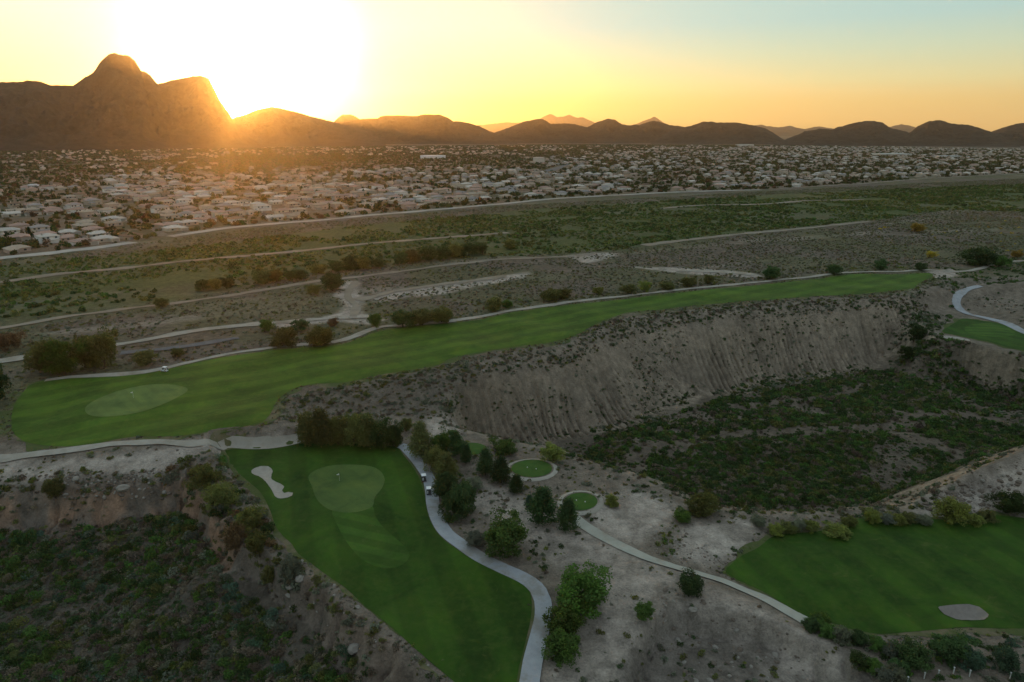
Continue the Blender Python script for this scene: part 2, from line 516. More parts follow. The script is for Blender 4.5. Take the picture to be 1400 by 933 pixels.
def Hfull(x, y):
    """ground height with gullies and far undulation"""
    x, y = np.asarray(x, float), np.asarray(y, float)
    shp = x.shape
    x, y = x.ravel(), y.ravel()
    z = RA.sample('h', x, y, 0.0)
    t, s, d = RA.sample('tR', x, y, 0), RA.sample('sR', x, y, 0), RA.sample('dR', x, y, 0)
    m = (t > .03) & (t < .995)
    tw = sstep(.22, .5, t[m] + .22 * fbm(s[m], d[m], 30, 3, 47))
    z[m] += rills(s[m], t[m], d[m], 41, 2.6, 2.1) * (.18 + .82 * tw) + 1.6 * fbm(s[m] / 1.0, d[m] * .25, 13, 3, 43) * np.sin(np.pi * t[m])
    t, s, d = RA.sample('tL', x, y, 0), RA.sample('sL', x, y, 0), RA.sample('dL', x, y, 0)
    m = (t > .03) & (t < .995)
    z[m] += rills(s[m], t[m], d[m], 57, 6.5, 3.0)
    t, s, d = RA.sample('tW', x, y, 0), RA.sample('sW', x, y, 0), RA.sample('dW', x, y, 0)
    m = (t > .03) & (t < .995)
    z[m] += rills(s[m], t[m], d[m], 63, 5.0, .7) - .35 * sstep(.45, .9, vnoise(d[m] / 1.3 + .5 * vnoise(s[m] / 9, s[m] * 0, 5) * 4, s[m] / 40, 79))
    r = np.hypot(x, y)
    far = sstep(430, 560, r)
    z += far * fbm(x, y, 90, 3, 3) * .8
    return z.reshape(shp)


# ------------------------------------------------------------------ materials
def mat(name):
    m = bpy.data.materials.new(name)
    m.use_nodes = True
    return m, N(m.node_tree)


def finish(n, color, rough=.9, bump=None, bump_s=.3, bump_d=.1, spec=.2):
    b = n.n('ShaderNodeBsdfPrincipled', {'Base Color': color, 'Roughness': rough, 'Specular IOR Level': spec})
    if bump is not None:
        bp = n.n('ShaderNodeBump', {'Height': bump, 'Strength': bump_s, 'Distance': bump_d})
        n.t.links.new(bp.outputs[0], b.inputs['Normal'])
    n.n('ShaderNodeOutputMaterial', {'Surface': b.outputs[0]})
    return b


def flat(name, col, rough=.7, spec=.3, var=.08, scale=3.0, metal=0.0):
    m, n = mat(name)
    tcn = n.n('ShaderNodeTexCoord').outputs['Object']
    v = n.noise(scale, 4, .6, tcn)
    c = n.mix(v, tuple(x * (1 - var) for x in col), tuple(min(1, x * (1 + var)) for x in col))
    b = finish(n, c, rough, spec=spec)
    b.inputs['Metallic'].default_value = metal
    return m


M = {}
# ground: the soil colour is stored per point, finer grain and pebbles are added here
M['ground'], n = mat('desert_soil')
att = n.n('ShaderNodeAttribute', attribute_name='soil').outputs['Color']
pos = n.n('ShaderNodeNewGeometry').outputs['Position']
a = n.noise(.35, 6, .65, pos)
b_ = n.noise(2.2, 5, .7, pos)
f = n.math('ADD', n.math('MULTIPLY', a, 1.0), n.math('MULTIPLY', b_, .9))
f = n.math('ADD', n.math('MULTIPLY', n.math('SUBTRACT', f, .95), 1.6), 1.0)
cv = n.n('ShaderNodeCombineColor', {0: f, 1: f, 2: f}).outputs[0]
col = n.mix(1.0, att, cv, 'MULTIPLY')
finish(n, col, .95, n.math('ADD', n.noise(.8, 6, .65, pos), n.math('MULTIPLY', n.noise(4, 4, .6, pos), .35)), .9, .55, spec=.08)


def turfmat(name, c1, c2, c3, stripe=0.0, sdir=(1, 0), sw=5.0, scale=.05):
    c1 = tuple(x * .82 for x in c1)
    m, n = mat(name)
    pos = n.n('ShaderNodeNewGeometry').outputs['Position']
    a = n.noise(scale, 4, .6, pos)
    b = n.noise(.7, 5, .65, pos)
    c = n.mix(n.ramp(a, [(.35, (0, 0, 0)), (.65, (1, 1, 1))]), c1, c2)
    c = n.mix(n.math('MULTIPLY', n.ramp(b, [(.45, (0, 0, 0)), (.75, (1, 1, 1))]), .6), c, c3)
    if stripe:
        d = n.vmath('DOT_PRODUCT', pos, (sdir[0] / sw, sdir[1] / sw, 0)).outputs[1]
        s = n.math('SINE', n.math('MULTIPLY', d, math.pi))
        s = n.ramp(n.math('MULTIPLY_ADD', s, .5, .5), [(.35, (1 - stripe,) * 3), (.65, (1 + stripe,) * 3)])
        c = n.mix(1.0, c, s, 'MULTIPLY')
    blot = n.ramp(n.noise(.11, 6, .72, pos, .6), [(.30, (.66, .72, .75)), (.5, (1, 1, 1)), (.70, (1.38, 1.22, 1.05))])
    c = n.mix(1.0, c, blot, 'MULTIPLY')
    dry = n.ramp(n.noise(.19, 6, .75, pos, 1.2), [(.60, (0, 0, 0)), (.72, (.38, .38, .38))])
    c = n.mix(dry, c, (.12, .115, .035))
    finish(n, c, .85, n.noise(6, 3, .6, pos), .5, .08, spec=.12)
    return m


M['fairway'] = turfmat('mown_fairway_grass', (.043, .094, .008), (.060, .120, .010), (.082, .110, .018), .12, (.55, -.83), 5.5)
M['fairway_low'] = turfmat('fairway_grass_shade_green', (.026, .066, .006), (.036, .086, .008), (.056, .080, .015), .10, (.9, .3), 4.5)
M['green_far'] = turfmat('putting_green_pale', (.105, .160, .040), (.118, .172, .046), (.100, .150, .042), .04, (.7, .7), 2.0)
M['green'] = turfmat('putting_green_grass', (.078, .126, .030), (.090, .138, .035), (.080, .116, .032), .03, (.7, .7), 2.0)
M['approach'] = turfmat('approach_grass', (.040, .096, .011), (.050, .108, .014), (.062, .096, .020), .13, (.25, .97), 2.6)
M['tee'] = turfmat('tee_grass', (.040, .098, .014), (.050, .108, .018), (.065, .105, .028), .04, (.5, .8), 2.0)


def groundmat(name, c1, c2, scale=.5, rough=.9, bs=.4, bd=.08, c3=None):
    m, n = mat(name)
    pos = n.n('ShaderNodeNewGeometry').outputs['Position']
    a = n.noise(scale, 5, .6, pos)
    c = n.mix(n.ramp(a, [(.35, (0, 0, 0)), (.65, (1, 1, 1))]), c1, c2)
    if c3:
        c = n.mix(n.ramp(n.noise(scale * .25, 4, .7, pos), [(.5, (0, 0, 0)), (.62, (1, 1, 1))]), c, c3)
    finish(n, c, rough, n.noise(scale * 8, 4, .6, pos), bs, bd, spec=.1)
    return m


M['sand'] = groundmat('bunker_sand', (.34, .30, .25), (.40, .36, .30), .8)
M['concrete'] = groundmat('path_concrete', (.29, .30, .31), (.36, .37, .38), .5, c3=(.24, .23, .21))
M['pathdirt'] = groundmat('path_packed_dirt', (.30, .27, .22), (.36, .33, .28), .4, c3=(.25, .22, .17))
M['pathdirt2'] = groundmat('path_pale_grit', (.32, .31, .26), (.38, .37, .31), .4, c3=(.28, .26, .21))
M['track'] = groundmat('track_dirt', (.22, .185, .14), (.28, .24, .185), .15, c3=(.22, .18, .13))
M['rough'] = groundmat('rough_grass', (.085, .098, .034), (.062, .082, .026), .35, c3=(.15, .125, .075), bs=.8, bd=.15)
M['sand_dark'] = groundmat('bunker_sand_dark', (.20, .175, .15), (.25, .22, .19), .8)  # darker sand tone for the right-hand bunker
M['asphalt'] = groundmat('asphalt', (.10, .10, .105), (.14, .14, .14), .2)
M['bank'] = groundmat('soil_cement_bank', (.36, .33, .29), (.44, .41, .36), .1, c3=(.28, .25, .21))


# foliage: colour comes from the object, varied per plant and per leaf cluster
def leafmat(name):
    m, n = mat(name)
    oi = n.n('ShaderNodeObjectInfo')
    tcn = n.n('ShaderNodeTexCoord').outputs['Object']
    v = n.noise(1.7, 3, .6, tcn)
    k = n.math('MULTIPLY_ADD', oi.outputs['Random'], .55, .70)
    k = n.math('MULTIPLY', k, n.math('MULTIPLY_ADD', v, 1.5, .25))
    tint = n.n('ShaderNodeAttribute', attribute_name='tint', attribute_type='INSTANCER')
    base = n.mix(tint.outputs['Alpha'], oi.outputs['Color'], tint.outputs['Color'])
    hs = n.n('ShaderNodeHueSaturation', {'Hue': n.math('MULTIPLY_ADD', oi.outputs['Random'], .04, .48), 'Saturation': n.math('MULTIPLY_ADD', v, .5, .72), 'Value': k, 'Color': base})
    d = n.n('ShaderNodeBsdfDiffuse', {'Color': hs.outputs[0]})
    tr = n.n('ShaderNodeBsdfTranslucent', {'Color': hs.outputs[0]})
    mx = n.n('ShaderNodeMixShader', {0: .3, 1: d.outputs[0], 2: tr.outputs[0]})
    n.n('ShaderNodeOutputMaterial', {'Surface': mx.outputs[0]})
    return m


M['leaf'] = leafmat('foliage')
M['bark'] = flat('bark', (.09, .065, .045), .95, .1, .3, 4)
M['rock'] = flat('pale_rock', (.25, .225, .19), .95, .1, .35, .8)
M['rock_dark'] = flat('brown_rock', (.15, .12, .095), .95, .1, .35, .8)


def mesh_np(name, verts, quads=None, tris=None, mats=(), smooth=False, matidx=None):
    me = bpy.data.meshes.new(name)
    verts = np.asarray(verts, np.float32)
    me.vertices.add(len(verts))
    me.vertices.foreach_set('co', verts.ravel())
    loops, starts, tot = [], [], 0
    if quads is not None and len(quads):
        q = np.asarray(quads, np.int32)
        loops.append(q.ravel())
        starts.append(np.arange(len(q)) * 4)
        tot = len(q) * 4
    if tris is not None and len(tris):
        q = np.asarray(tris, np.int32)
        loops.append(q.ravel())
        starts.append(tot + np.arange(len(q)) * 3)
    lp = np.concatenate(loops).astype(np.int32)
    st = np.concatenate(starts).astype(np.int32)
    me.loops.add(len(lp))
    me.loops.foreach_set('vertex_index', lp)
    me.polygons.add(len(st))
    me.polygons.foreach_set('loop_start', st)
    for m in mats:
        me.materials.append(m)
    if matidx is not None:
        me.polygons.foreach_set('material_index', np.asarray(matidx, np.int32))
    me.update(calc_edges=True)
    if smooth:
        me.polygons.foreach_set('use_smooth', np.ones(len(st), bool))
    return me


def link(name, me, parent=None, loc=None, rot=None, scale=None, **props):
    o = bpy.data.objects.new(name, me)
    C.objects.link(o)
    if parent:
        o.parent = parent
    if loc is not None:
        o.location = loc
    if rot is not None:
        o.rotation_euler = (0, 0, rot) if not hasattr(rot, '__len__') else rot
    if scale is not None:
        o.scale = scale if hasattr(scale, '__len__') else (scale,) * 3
    for k, v in props.items():
        if v is not None:
            o[k] = v
    return o


# ------------------------------------------------------------------ soil colours
RB = Raster(-1300, 1500, 30, 1900, 4.0)
xb, yb = RB.X, RB.Y
def softmask(RS, pts, feather, e=0.0, marched=True):
    P_ = mpoly(pts) if marched else pxpoly(pts, e)
    P_ = spline(P_, True, 6 if RS is RA else 25)
    d, i, _ = polydist(RS.X, RS.Y, P_, feather)
    return np.where(i, sstep(-feather, feather, d), sstep(-feather, feather, -d))


MEADOW = [(-300,400),(-50,370),(150,349),(300,333),(450,314),(600,299),(750,285),(900,276),(1100,264),(1400,252),(1600,246),(1650,280),(1400,290),(1300,287),(1190,302),(1000,320),(840,342),(760,347),(600,356),(450,371),(330,396),(100,428),(-50,445),(-300,470)]
RB.ch['meadow'] = softmask(RB, MEADOW, 12, 0, False)
SANDS = [
    [(-50,622),(60,632),(120,625),(180,618),(230,612),(310,605),(350,600),(380,588),(400,598),(395,610),(300,622),(240,632),(230,645),(160,650),(90,650),(60,657),(-50,657)],
    [(802,694),(850,668),(900,678),(928,692),(925,702),(900,725),(870,743),(840,735),(810,716)],
    [(935,727),(960,714),(1010,709),(1042,716),(1030,738),(1010,757),(970,772),(930,764),(925,745)],
    [(640,655),(700,672),(740,700),(780,718),(850,752),(960,795),(1060,840),(1120,870),(1150,900),(1180,990),(1060,960),(1040,880),(985,855),(930,850),(860,900),(840,960),(760,990),(750,890),(810,830),(760,770),(720,745),(680,710),(640,690)],
    [(582,573),(625,575),(640,590),(610,600),(600,612),(590,595)],
    [(1245,694),(1300,668),(1350,648),(1400,625),(1480,595),(1500,680),(1400,690),(1340,700),(1260,708)],
    [(462,396),(476,384),(492,386),(486,398),(500,410),(492,424),(506,432),(528,437),(505,444),(470,440),(430,443),(380,448),(375,441),(437,435),(462,428),(470,414),(458,406)],
    [(550,398),(600,389),(650,383),(720,372),(715,380),(660,390),(610,402),(560,406),(520,414),(505,410)], [(800,360),(840,352),(835,346),(770,350),(790,355)], [(860,365),(900,366),(960,368),(1035,375),(1030,380),(975,377),(930,374)],
    [(1268,372),(1300,368),(1310,376),(1290,382),(1272,380)],
]
sm = np.zeros(len(X))
for i_, s_ in enumerate(SANDS):
    k = softmask(RA, s_, 2.5)
    sm = np.maximum(sm, k * (.75 if i_ == 3 else 1))
RA.ch['sand'] = sm
bare = np.zeros(len(X))
for pts, wd in (([(830,637),(870,622),(930,606),(1000,598),(1100,590),(1180,588),(1260,598),(1340,625)], 6), ([(905,585),(935,566),(965,548),(985,538)], 1.6), ([(1225,505),(1290,530),(1350,560),(1400,575)], 4), ([(1180,590),(1240,572),(1330,570),(1400,580)], 5), ([(1000,556),(1090,546),(1180,530),(1230,530)], 3)):
    ln = mpoly(pts, 5, closed=False)
    d, _, _ = polydist(X + 3 * fbm(X, Y, 14, 3, 90), Y + 3 * fbm(X, Y, 14, 3, 91), ln, 20, closed=False)
    bare = np.maximum(bare, 1 - sstep(wd * .3, wd * 1.7, d))
RA.ch['bare'] = bare
RA.ch['brush'] = softmask(RA, [(385,545),(460,530),(600,508),(640,495),(660,520),(640,560),(600,575),(560,565),(400,560),(370,590),(340,590)], 5)
TRACKS = [
    ([(-80,362),(0,353),(60,347),(120,340),(190,330)], 13, 'embankment_road', 'bank'),
    ([(232,324),(300,314),(350,309),(450,301),(520,294),(600,287),(700,278),(760,272),(850,267),(930,263),(1000,261),(1040,260)], 12, 'embankment_road', 'bank'),
    ([(1065,258),(1120,255),(1200,250),(1260,245),(1330,241),(1400,237),(1480,233)], 8, 'embankment_road', 'track'),
    ([(-80,397),(0,386),(80,376),(170,367),(250,358),(350,348),(420,343),(500,334),(600,326),(700,318)], 7, 'dirt_track', 'track'),
    ([(-80,461),(0,449),(50,440),(100,432),(210,418),(300,407),(350,399),(430,387),(470,381),(540,373),(620,362),(700,354),(780,350),(830,344)], 4.5, 'dirt_track', 'track'),
    ([(-80,512),(0,495),(35,489),(90,480),(170,470),(230,460),(300,450),(350,445),(430,437),(470,436),(505,433)], 5.5, 'dirt_track', 'pathdirt'),
    ([(488,412),(500,407),(537,400),(600,390),(650,384),(700,375),(716,372)], 6, 'dirt_track', 'track'),
    ([(880,336),(920,331),(1000,322),(1100,313),(1190,303)], 8, 'dirt_track', 'track'),
    ([(165,484),(187,480),(250,475),(300,467),(350,461),(372,457)], 4, 'service_road', 'asphalt'),
    ([(925,370),(960,371),(1000,373),(1030,377)], 9, 'dirt_track', 'pathdirt'),
    ([(905,286),(960,281),(1040,280),(1110,275),(1180,273)], 8, 'dirt_track', 'track'),
    ([(822,209),(812,214),(790,222),(770,228),(745,235)], 26, 'highway', 'asphalt'),
    ([(486,386),(480,395),(474,405),(484,416),(490,428),(482,436)], 4, 'dirt_track', 'track'),
]
trackm = np.zeros(len(xb))
TRW = []
for pts, wd, nm, mk in TRACKS:
    p = pxpoly(pts, 0)
    line = spline(p, False, 6)
    TRW.append(line)
    d, _, _ = polydist(xb, yb, line, 40, closed=False)
    trackm = np.maximum(trackm, (d < wd * .5 + 2.5) * 1.0)
RB.ch['track'] = trackm

# town frame: u runs along the embankment, v away from it
ua, ub = at(0, 346, 0), at(1400, 236, 0)
TO = np.array([float(ua[0]), float(ua[1])])
TU = np.array([float(ub[0] - ua[0]), float(ub[1] - ua[1])])
TU /= np.linalg.norm(TU)
TV = np.array([-TU[1], TU[0]])
EMB = spline(pxpoly([(-300,384),(-80,362),(0,353),(60,347),(120,340),(190,330),(300,314),(350,309),(450,301),(520,294),(600,287),(700,278),(760,272),(850,267),(930,263),(1000,261),(1120,255),(1260,245),(1400,237),(1600,228)], 0), False, 30)
EMBU = (EMB - TO) @ TU
EMBV = (EMB - TO) @ TV
ords = np.argsort(EMBU)


def town_uv(x, y):
    d = np.stack([x - TO[0], y - TO[1]], -1)
    u, v = d @ TU, d @ TV
    return u, v - np.interp(u, EMBU[ords], EMBV[ords])


DENSE = pxpoly([(-300,384),(0,347),(190,326),(350,306),(700,273),(1100,254),(1600,226),(1600,203),(1400,203),(1100,200),(900,203),(830,211),(700,222),(600,226),(500,232),(430,238),(330,243),(150,240),(0,262),(-300,270)], 0)


def soil(x, y):
    """soil colour from what lies there, with gully shade painted on the ribbed slope"""
    k = len(x)
    n1, n2, n3 = fbm(x, y, 30, 4, 100), fbm(x, y, 7, 4, 120), fbm(x, y, 2.2, 3, 130)
    r = np.hypot(x, y)
    c = np.zeros((k, 3))
    def lay(mask, colr):
        nonlocal c
        mk = np.clip(mask, 0, 1)[:, None]
        c = c * (1 - mk) + np.array(colr)[None] * mk
    lay(np.ones(k), (.125, .100, .076))
    lay(sstep(-.2, .5, n1) * .6, (.115, .090, .062))
    lay(sstep(.05, .45, n2) * .5, (.165, .135, .103))
    # streaky wash deposits on the flood plain
    st = fbm(x * .35 + y * .12, y * 2.0 - x * .9, 55, 4, 140)
    lay(sstep(.18, .5, st) * (r > 250) * .65, (.27, .23, .18))
    lay(sstep(-.25, .2, fbm(x, y, 38, 4, 145)) * (r > 235) * .6, (.090, .096, .042))
    me = RB.sample('meadow', x, y, 0)
    lay(me * (.55 + .5 * sstep(-.3, .3, fbm(x * .5 - y * .2, y * 1.4 - x * .7, 60, 4, 150))), (.070, .085, .030))
    lay(me * sstep(.0, .35, n2) * .5, (.10, .112, .042))
    # near plateau
    up = RA.sample('iU', x, y, 1.0)
    lay((1 - up) * .85, (.185, .152, .118))
    lay((1 - up) * sstep(-.05, .4, n2) * .5, (.12, .10, .075))
    t = RA.sample('tR', x, y, 0)
    i_ = RA.sample('iR', x, y, 0)
    lay(i_ * (1 - sstep(.93, 1.0, t)) * .95, (.255, .205, .150))
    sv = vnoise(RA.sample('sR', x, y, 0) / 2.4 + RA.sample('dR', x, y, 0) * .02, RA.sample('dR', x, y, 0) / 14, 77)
    lay(i_ * (1 - sstep(.93, 1.0, t)) * sstep(.5, .9, sv) * sstep(.2, .5, t) * .7, (.155, .122, .086))  # dark streaks painted in for the shade and scrub of the gullies
    lay(i_ * (1 - sstep(.05, .30, t + .15 * n2)) * .6, (.15, .125, .10))
    lay(i_ * (1 - sstep(.93, 1.0, t)) * sstep(.1, .4, n1) * .6, (.175, .142, .105))
    lay(i_ * sstep(.86, 1.0, t + .1 * n2), (.112, .092, .068))
    lay(i_ * sstep(.90, 1.0, t) * sstep(.05, .35, fbm(x * .6, y * 1.5, 28, 3, 160)) * .8, (.16, .13, .10))
    lay(RA.sample('bare', x, y, 0) * .6, (.132, .104, .077))
    t = RA.sample('tL', x, y, 0)
    i_ = RA.sample('iL', x, y, 0)
    lay(i_ * .95, (.15, .125, .10))
    lay(i_ * (1 - sstep(.9, 1.0, t)) * sstep(.0, .3, n1) * .5, (.20, .14, .10))
    lay(i_ * (x < -62) * sstep(.25, .6, t) * (1 - sstep(.93, 1.0, t)) * sstep(-.35, .1, n1 + n2) * .75, (.27, .165, .105))
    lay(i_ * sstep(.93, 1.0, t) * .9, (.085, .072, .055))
    i_ = RA.sample('iW', x, y, 0)
    lay(i_ * .85, (.165, .142, .118))
    lay(i_ * sstep(.5, .85, vnoise(RA.sample('dW', x, y, 0) / 1.1 + .6 * n1, RA.sample('sW', x, y, 0) / 30, 78)) * .5, (.11, .092, .074))
    s = RA.sample('sand', x, y, 0)
    ck = 1 - sstep(.0, .055, np.abs(fbm(x, y, 11, 4, 181)))
    lay(s * (1 - .45 * sstep(.0, .4, n2)), (.35, .300, .250))
    lay((1 - up) * ck * .45 * (1 - .4 * s), (.12, .10, .078))
    lay(RA.sample('brush', x, y, 0) * .85, (.13, .108, .082))
    # town: desert lots, streets
    u, v = town_uv(x, y)
    tn = (v > 4) * 1.0
    lay(tn, (.15, .108, .072))
    lay(tn * sstep(-.1, .3, fbm(x, y, 160, 3, 170)) * .75, (.075, .078, .040))
    street = ((np.abs((v - 38 - 9 * np.sin(u / 170.0 + v / 157.0)) % 66 - 33) < 4) | (np.abs(u % 230 - 115) < 3.6)) & (v > 12)
    lay(street * tn * .8, (.19, .165, .14))
    lay(tn * sstep(1900, 3200, r) * .8, (.10, .082, .056))
    lay(sstep(4200, 5200, r), (.10, .08, .056))
    c *= (1 + .22 * n3[:, None])
    return np.clip(c, .01, .9)


# ------------------------------------------------------------------ the ground: one sheet out to the horizon
ang = np.concatenate([np.arange(-180, -45, 3.0), np.arange(-45, 45, .085), np.arange(45, 181, 3.0)])
ang[-1] = 180.0
rad = [0.5, 20, 40, 55, 65]
while rad[-1] < 72:
    rad.append(rad[-1] + 1)
while rad[-1] < 640:
    rad.append(rad[-1] * 1.0022)
while rad[-1] < 4500:
    rad.append(rad[-1] * 1.008)
while rad[-1] < 24000:
    rad.append(rad[-1] * 1.07)
rad = np.array(rad)
A_, B_ = np.meshgrid(np.radians(ang), rad)
gx, gy = (B_ * np.sin(A_)).ravel(), (B_ * np.cos(A_)).ravel()
gz = Hfull(gx, gy) - RA.sample('dig', gx, gy, 0)
na, nr = len(ang), len(rad)
ii = (np.arange(nr - 1)[:, None] * na + np.arange(na - 1)[None]).ravel()
quads = np.stack([ii, ii + 1, ii + na + 1, ii + na], -1)[:, ::-1]
me = mesh_np('ground', np.stack([gx, gy, gz], -1), quads, mats=[M['ground']], smooth=True)
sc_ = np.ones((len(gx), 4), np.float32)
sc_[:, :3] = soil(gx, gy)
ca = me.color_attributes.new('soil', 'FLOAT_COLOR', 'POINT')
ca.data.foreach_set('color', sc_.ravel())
link('ground', me, kind='structure')
print('ground', len(gx), round(time.time() - T0, 1))


# ------------------------------------------------------------------ sheets and strips laid on the ground
def sheet(name, outline, spacing, off, m, fn=Hfull, holes=()):
    lo, hi = outline.min(0), outline.max(0)
    xs = np.arange(lo[0], hi[0], spacing)
    ys = np.arange(lo[1], hi[1], spacing)
    g = np.stack(np.meshgrid(xs, ys), -1).reshape(-1, 2)
    g = g + rng.uniform(-.15, .15, g.shape) * spacing
    d, i, _ = polydist(g[:, 0], g[:, 1], outline, 1)
    g = g[i & (d > spacing * .45)]
    k = len(outline)
    edges = [(i, (i + 1) % k) for i in range(k)]
    extra = []
    for hl in holes:
        dh, ih, _ = polydist(g[:, 0], g[:, 1], hl, spacing)
        g = g[~ih & (dh > spacing * .35)]
        b0 = k + sum(len(q) for q in extra)
        extra.append(hl)
        edges += [(b0 + i, b0 + (i + 1) % len(hl)) for i in range(len(hl))]
    pts = np.concatenate([outline] + extra + [g])
    v, e, f, *_ = geometry.delaunay_2d_cdt([Vector(p) for p in pts], edges, [], 1, 1e-5)
    v = np.array([(p.x, p.y) for p in v])
    f = [t for t in f if len(t) == 3]
    for hl in holes:
        cc = v[np.array(f)].mean(1)
        ih = polydist(cc[:, 0], cc[:, 1], hl, 1)[1]
        f = [t for t, q in zip(f, ih) if not q]
    z = fn(v[:, 0], v[:, 1]) + off
    me = mesh_np(name, np.column_stack([v, z]), tris=np.array([t for t in f if len(t) == 3]), mats=[m], smooth=True)
    return link(name, me, kind='structure')


def Hs(x, y):
    return RA.sample('h', np.asarray(x, float), np.asarray(y, float), 0.0) + sstep(430, 560, np.hypot(x, y)) * fbm(x, y, 90, 3, 3) * .8


sheet('fairway', W_UP, 3.0, .12, M['fairway'], Hs)
sheet('putting_green', W_GUP, 1.6, .18, M['green_far'], Hs)
def shrink(p, a):
    t = np.roll(p, -1, 0) - np.roll(p, 1, 0)
    nn = np.stack([-t[:, 1], t[:, 0]], -1) / (np.linalg.norm(t, axis=1)[:, None] + 1e-9)
    sgn = np.sign(np.sum(p[:, 0] * np.roll(p[:, 1], -1) - np.roll(p[:, 0], -1) * p[:, 1]))
    return p + nn * sgn * a


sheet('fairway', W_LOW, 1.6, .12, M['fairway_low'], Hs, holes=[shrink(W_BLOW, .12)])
sheet('putting_green', W_GLOW, 1.2, .18, M['green'], Hs)
sheet('fairway_approach', W_ALOW, 1.2, .165, M['approach'], Hs)
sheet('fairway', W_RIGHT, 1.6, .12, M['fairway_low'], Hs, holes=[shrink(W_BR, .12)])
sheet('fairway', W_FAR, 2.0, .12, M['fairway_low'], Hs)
sheet('putting_green', W_GFAR, 2.0, .18, M['approach'], Hs)
sheet('sand_bunker', W_BLOW, .7, .14, M['sand'], Hs)
sheet('sand_bunker', W_BR, .7, .16, M['sand_dark'], Hs)
sheet('sand_bunker', W_BFAR, 1.0, .2, M['sand'], Hs)
for q in (W_TA, W_TB, W_TC):
    sheet('tee_box', q, 1.0, .09, M['tee'], Hs)


def fringe(p, a0, a1, seed):
    p = spline(p[::max(1, len(p) // 120)], True, 1.2)
    t = np.roll(p, -1, 0) - np.roll(p, 1, 0)
    nn = np.stack([-t[:, 1], t[:, 0]], -1) / (np.linalg.norm(t, axis=1)[:, None] + 1e-9)
    sgn = np.sign(np.sum(p[:, 0] * np.roll(p[:, 1], -1) - np.roll(p[:, 0], -1) * p[:, 1]))
    k = a0 + (a1 - a0) * np.clip(.5 + 1.1 * fbm(p[:, 0], p[:, 1], 5, 4, seed), 0, 1)
    return p - nn * sgn * k[:, None]


if True:
  def shrink(p, a):
    t = np.roll(p, -1, 0) - np.roll(p, 1, 0)
    nn = np.stack([-t[:, 1], t[:, 0]], -1) / (np.linalg.norm(t, axis=1)[:, None] + 1e-9)
    sgn = np.sign(np.sum(p[:, 0] * np.roll(p[:, 1], -1) - np.roll(p[:, 0], -1) * p[:, 1]))
    return p + nn * sgn * a


for q_, (ol, a1_) in enumerate(((W_UP, 4.2), (W_LOW, 2.2), (W_RIGHT, 2.4), (W_FAR, 3.0), (W_TA, .1), (W_TB, .1))):
    if a1_ > 1:
        sheet('rough_grass', fringe(ol, .2, a1_, 60 + q_), 1.8, .05, M['rough'], Hs, holes=[ol * 1.0 + (shrink(ol, .9) - ol)])


def strip(name, line, width, off, m, closed=False, wob=0.0, fn=Hs, nc=4):
    k = len(line)
    if closed:
        tg = np.roll(line, -1, 0) - np.roll(line, 1, 0)
    else:
        tg = np.gradient(line, axis=0)
    tg /= np.linalg.norm(tg, axis=1)[:, None] + 1e-9
    nn = np.stack([-tg[:, 1], tg[:, 0]], -1)
    ww = width * (1 + wob * fbm(line[:, 0], line[:, 1], 11, 4, 8))
    ts = np.linspace(-.5, .5, nc + 1)
    v = line[:, None] + nn[:, None] * (ts[None, :, None] * ww[:, None, None])
    xy = v.reshape(-1, 2)
    z = fn(xy[:, 0], xy[:, 1]) + off
    rows = k if closed else k - 1
    i0 = (np.arange(rows)[:, None] * (nc + 1) + np.arange(nc)[None]).ravel()
    i1 = (((np.arange(rows) + 1) % k)[:, None] * (nc + 1) + np.arange(nc)[None]).ravel()
    me = mesh_np(name, np.column_stack([xy, z]), np.stack([i0 + 1, i0, i1, i1 + 1], -1), mats=[m], smooth=True)
    return link(name, me, kind='structure')


for (pts, wd, nm, mk), line in zip(PATHS, PATHW):
    strip(nm, line, wd, .19 if mk == 'concrete' else (.22 if mk == 'pathdirt' else .11), M[mk], wob=.05 if mk == 'concrete' else .45)
for (pts, wd, nm, mk), line in zip(TRACKS, TRW):
    strip(nm, spline(line[::3], False, 3), wd, .35, M[mk], wob=.85 if mk != 'bank' else .2)
for q in (W_TA, W_TB):
    strip('tee_surround_path', q * 1.0 + (q - q.mean(0)) / np.linalg.norm(q - q.mean(0), axis=1)[:, None] * 1.1, 1.3, .08, M['pathdirt'], closed=True, wob=.3)
print('sheets', round(time.time() - T0, 1))

# ------------------------------------------------------------------ mountains
def mountmat(name, c1, c2):
    m, n = mat(name)
    pos = n.n('ShaderNodeNewGeometry').outputs['Position']
    a = n.noise(.004, 7, .65, pos)
    b = n.noise(.03, 5, .7, pos)
    c = n.mix(n.ramp(a, [(.38, (0, 0, 0)), (.62, (1, 1, 1))]), c1, c2)
    c = n.mix(n.math('MULTIPLY', n.ramp(b, [(.45, (0, 0, 0)), (.6, (1, 1, 1))]), .6), c, tuple(x * .6 for x in c1))
    finish(n, c, .95, n.noise(.02, 6, .65, pos), .8, 25, spec=.05)
    return m


M['mtn'] = mountmat('mountain_scrub', (.036, .026, .020), (.058, .042, .031))


